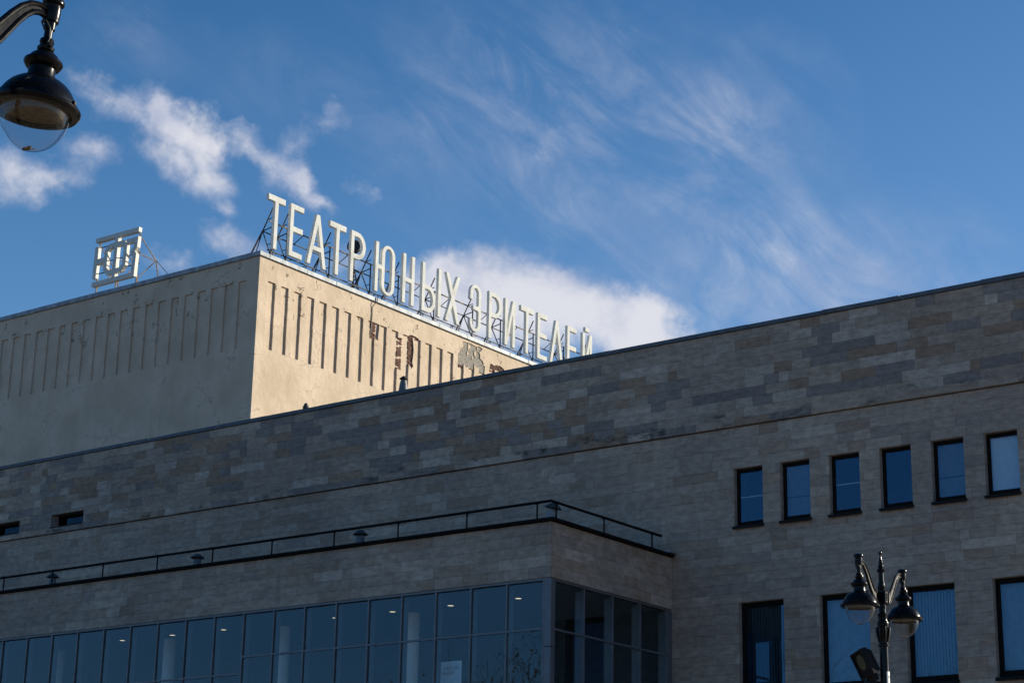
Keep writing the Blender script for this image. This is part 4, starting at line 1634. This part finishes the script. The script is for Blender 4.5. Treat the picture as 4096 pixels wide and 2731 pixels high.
mb = MB().lathe([(0.0, 0), (0.13, 0.0), (0.13, 0.05), (0.0, 0.055)], b0 + VF * 0.08 - VU * 0.06 - VR * 0.04, 20)
mb.beam(b0 - VU * 0.04 + VF * 0.05, Vector((-13.52, 27.88, 5.56)), 0.05)
part('mount', mb, M['black'], fl)
part('cable', MB().tube([b0 + VU * 0.10 - VR * 0.06, b0 + VU * 0.11 + VR * 0.03, b0 + VU * 0.09 + VR * 0.08, b0 + VU * 0.03 + VR * 0.11], 0.008, 6), M['vent'], fl)
for q in (b0 + VU * 0.15 - VF * 0.012, b0 + VU * 0.10 - VR * 0.04 - VF * 0.012):
    part('bolt', MB().obox(q, VR * 0.009, VF * 0.006, VU * 0.009), M['tin'], fl)

# ------------------------------------------------------------------ bare trees across the square (seen mirrored in the glass)
def tree_mesh(seed, h, levels, leafy=False):
    rnd = random.Random(seed)
    wood, leaves = MB(), MB()

    def grow(p, d, L, r, lev):
        n = 4
        pts, rad = [p], [r]
        q = p.copy()
        dd = d.copy()
        for k in range(n):
            dd = (dd + Vector((rnd.uniform(-.18, .18), rnd.uniform(-.18, .18), rnd.uniform(-.05, .14)))).normalized()
            q = q + dd * L / n
            pts.append(q.copy())
            rad.append(r * (1 - 0.5 * (k + 1) / n))
        wood.tube(pts, rad, 5 if lev < 2 else 3, cap=False)
        if lev >= levels:
            if leafy:
                for k in range(9):
                    c = q + Vector((rnd.gauss(0, .55), rnd.gauss(0, .55), rnd.gauss(0, .5)))
                    a = Vector((rnd.gauss(0, 1), rnd.gauss(0, 1), rnd.gauss(0, 1))).normalized() * 0.055
                    b = a.orthogonal().normalized() * 0.04
                    leaves.quad(c - a - b, c + a - b, c + a + b, c - a + b)
            return
        m = 4 if lev else 6
        for k in range(m):
            tt = rnd.uniform(0.45, 1.0) if lev else rnd.uniform(0.35, 1.0)
            i = min(int(tt * n), n - 1)
            b = pts[i].lerp(pts[i + 1], tt * n - i)
            side = Vector((rnd.gauss(0, 1), rnd.gauss(0, 1), rnd.gauss(0.25, 0.5))).normalized()
            nd = (dd * 0.75 + side * 0.8).normalized()
            grow(b, nd, L * rnd.uniform(0.52, 0.72), max(rad[i] * 0.55, 0.012), lev + 1)

    grow(Vector((0, 0, -0.2)), Vector((0, 0, 1)), h * 0.46, h * 0.022, 0)
    return wood, leaves


protos = []
for sd, hh in ((3, 17.0), (11, 15.5)):
    w_, l_ = tree_mesh(sd, hh, 4)
    protos.append(w_.mesh('branches'))
spots = [(-42.5, 8, 0), (-36.5, 9.5, 1), (-94, 8, 0), (-84, 6, 1), (-56, 5, 0), (-103, 10, 1), (-32, 6, 0)]
for k, (x, y, p) in enumerate(spots):
    tr = empty('bare_tree', 'bare leafless tree across the square, seen only as a reflection in the glass', 'tree', (x, y, 0), 'leafless trees across the square')
    tr.rotation_euler = (0, 0, k * 1.3)
    sc = random.uniform(1.12, 1.28)
    tr.scale = (sc, sc, sc)
    o = bpy.data.objects.new('branches', protos[p])
    if not protos[p].materials:
        protos[p].materials.append(M['bark'])
    COL.objects.link(o)
    o.parent = tr
w_, l_ = tree_mesh(5, 15.0, 4, True)
tr = empty('brown_leaved_tree', 'tree with brown withered leaves mirrored in the lower annex panes', 'tree', (-62.3, 8, 0))
tr.scale = (1.22, 1.22, 1.22)
for nm, mb, mt in (('branches', w_, M['bark']), ('crown', l_, M['deadleaf'])):
    o = link(nm, mb.mesh(nm), mt, None)
    o.parent = tr
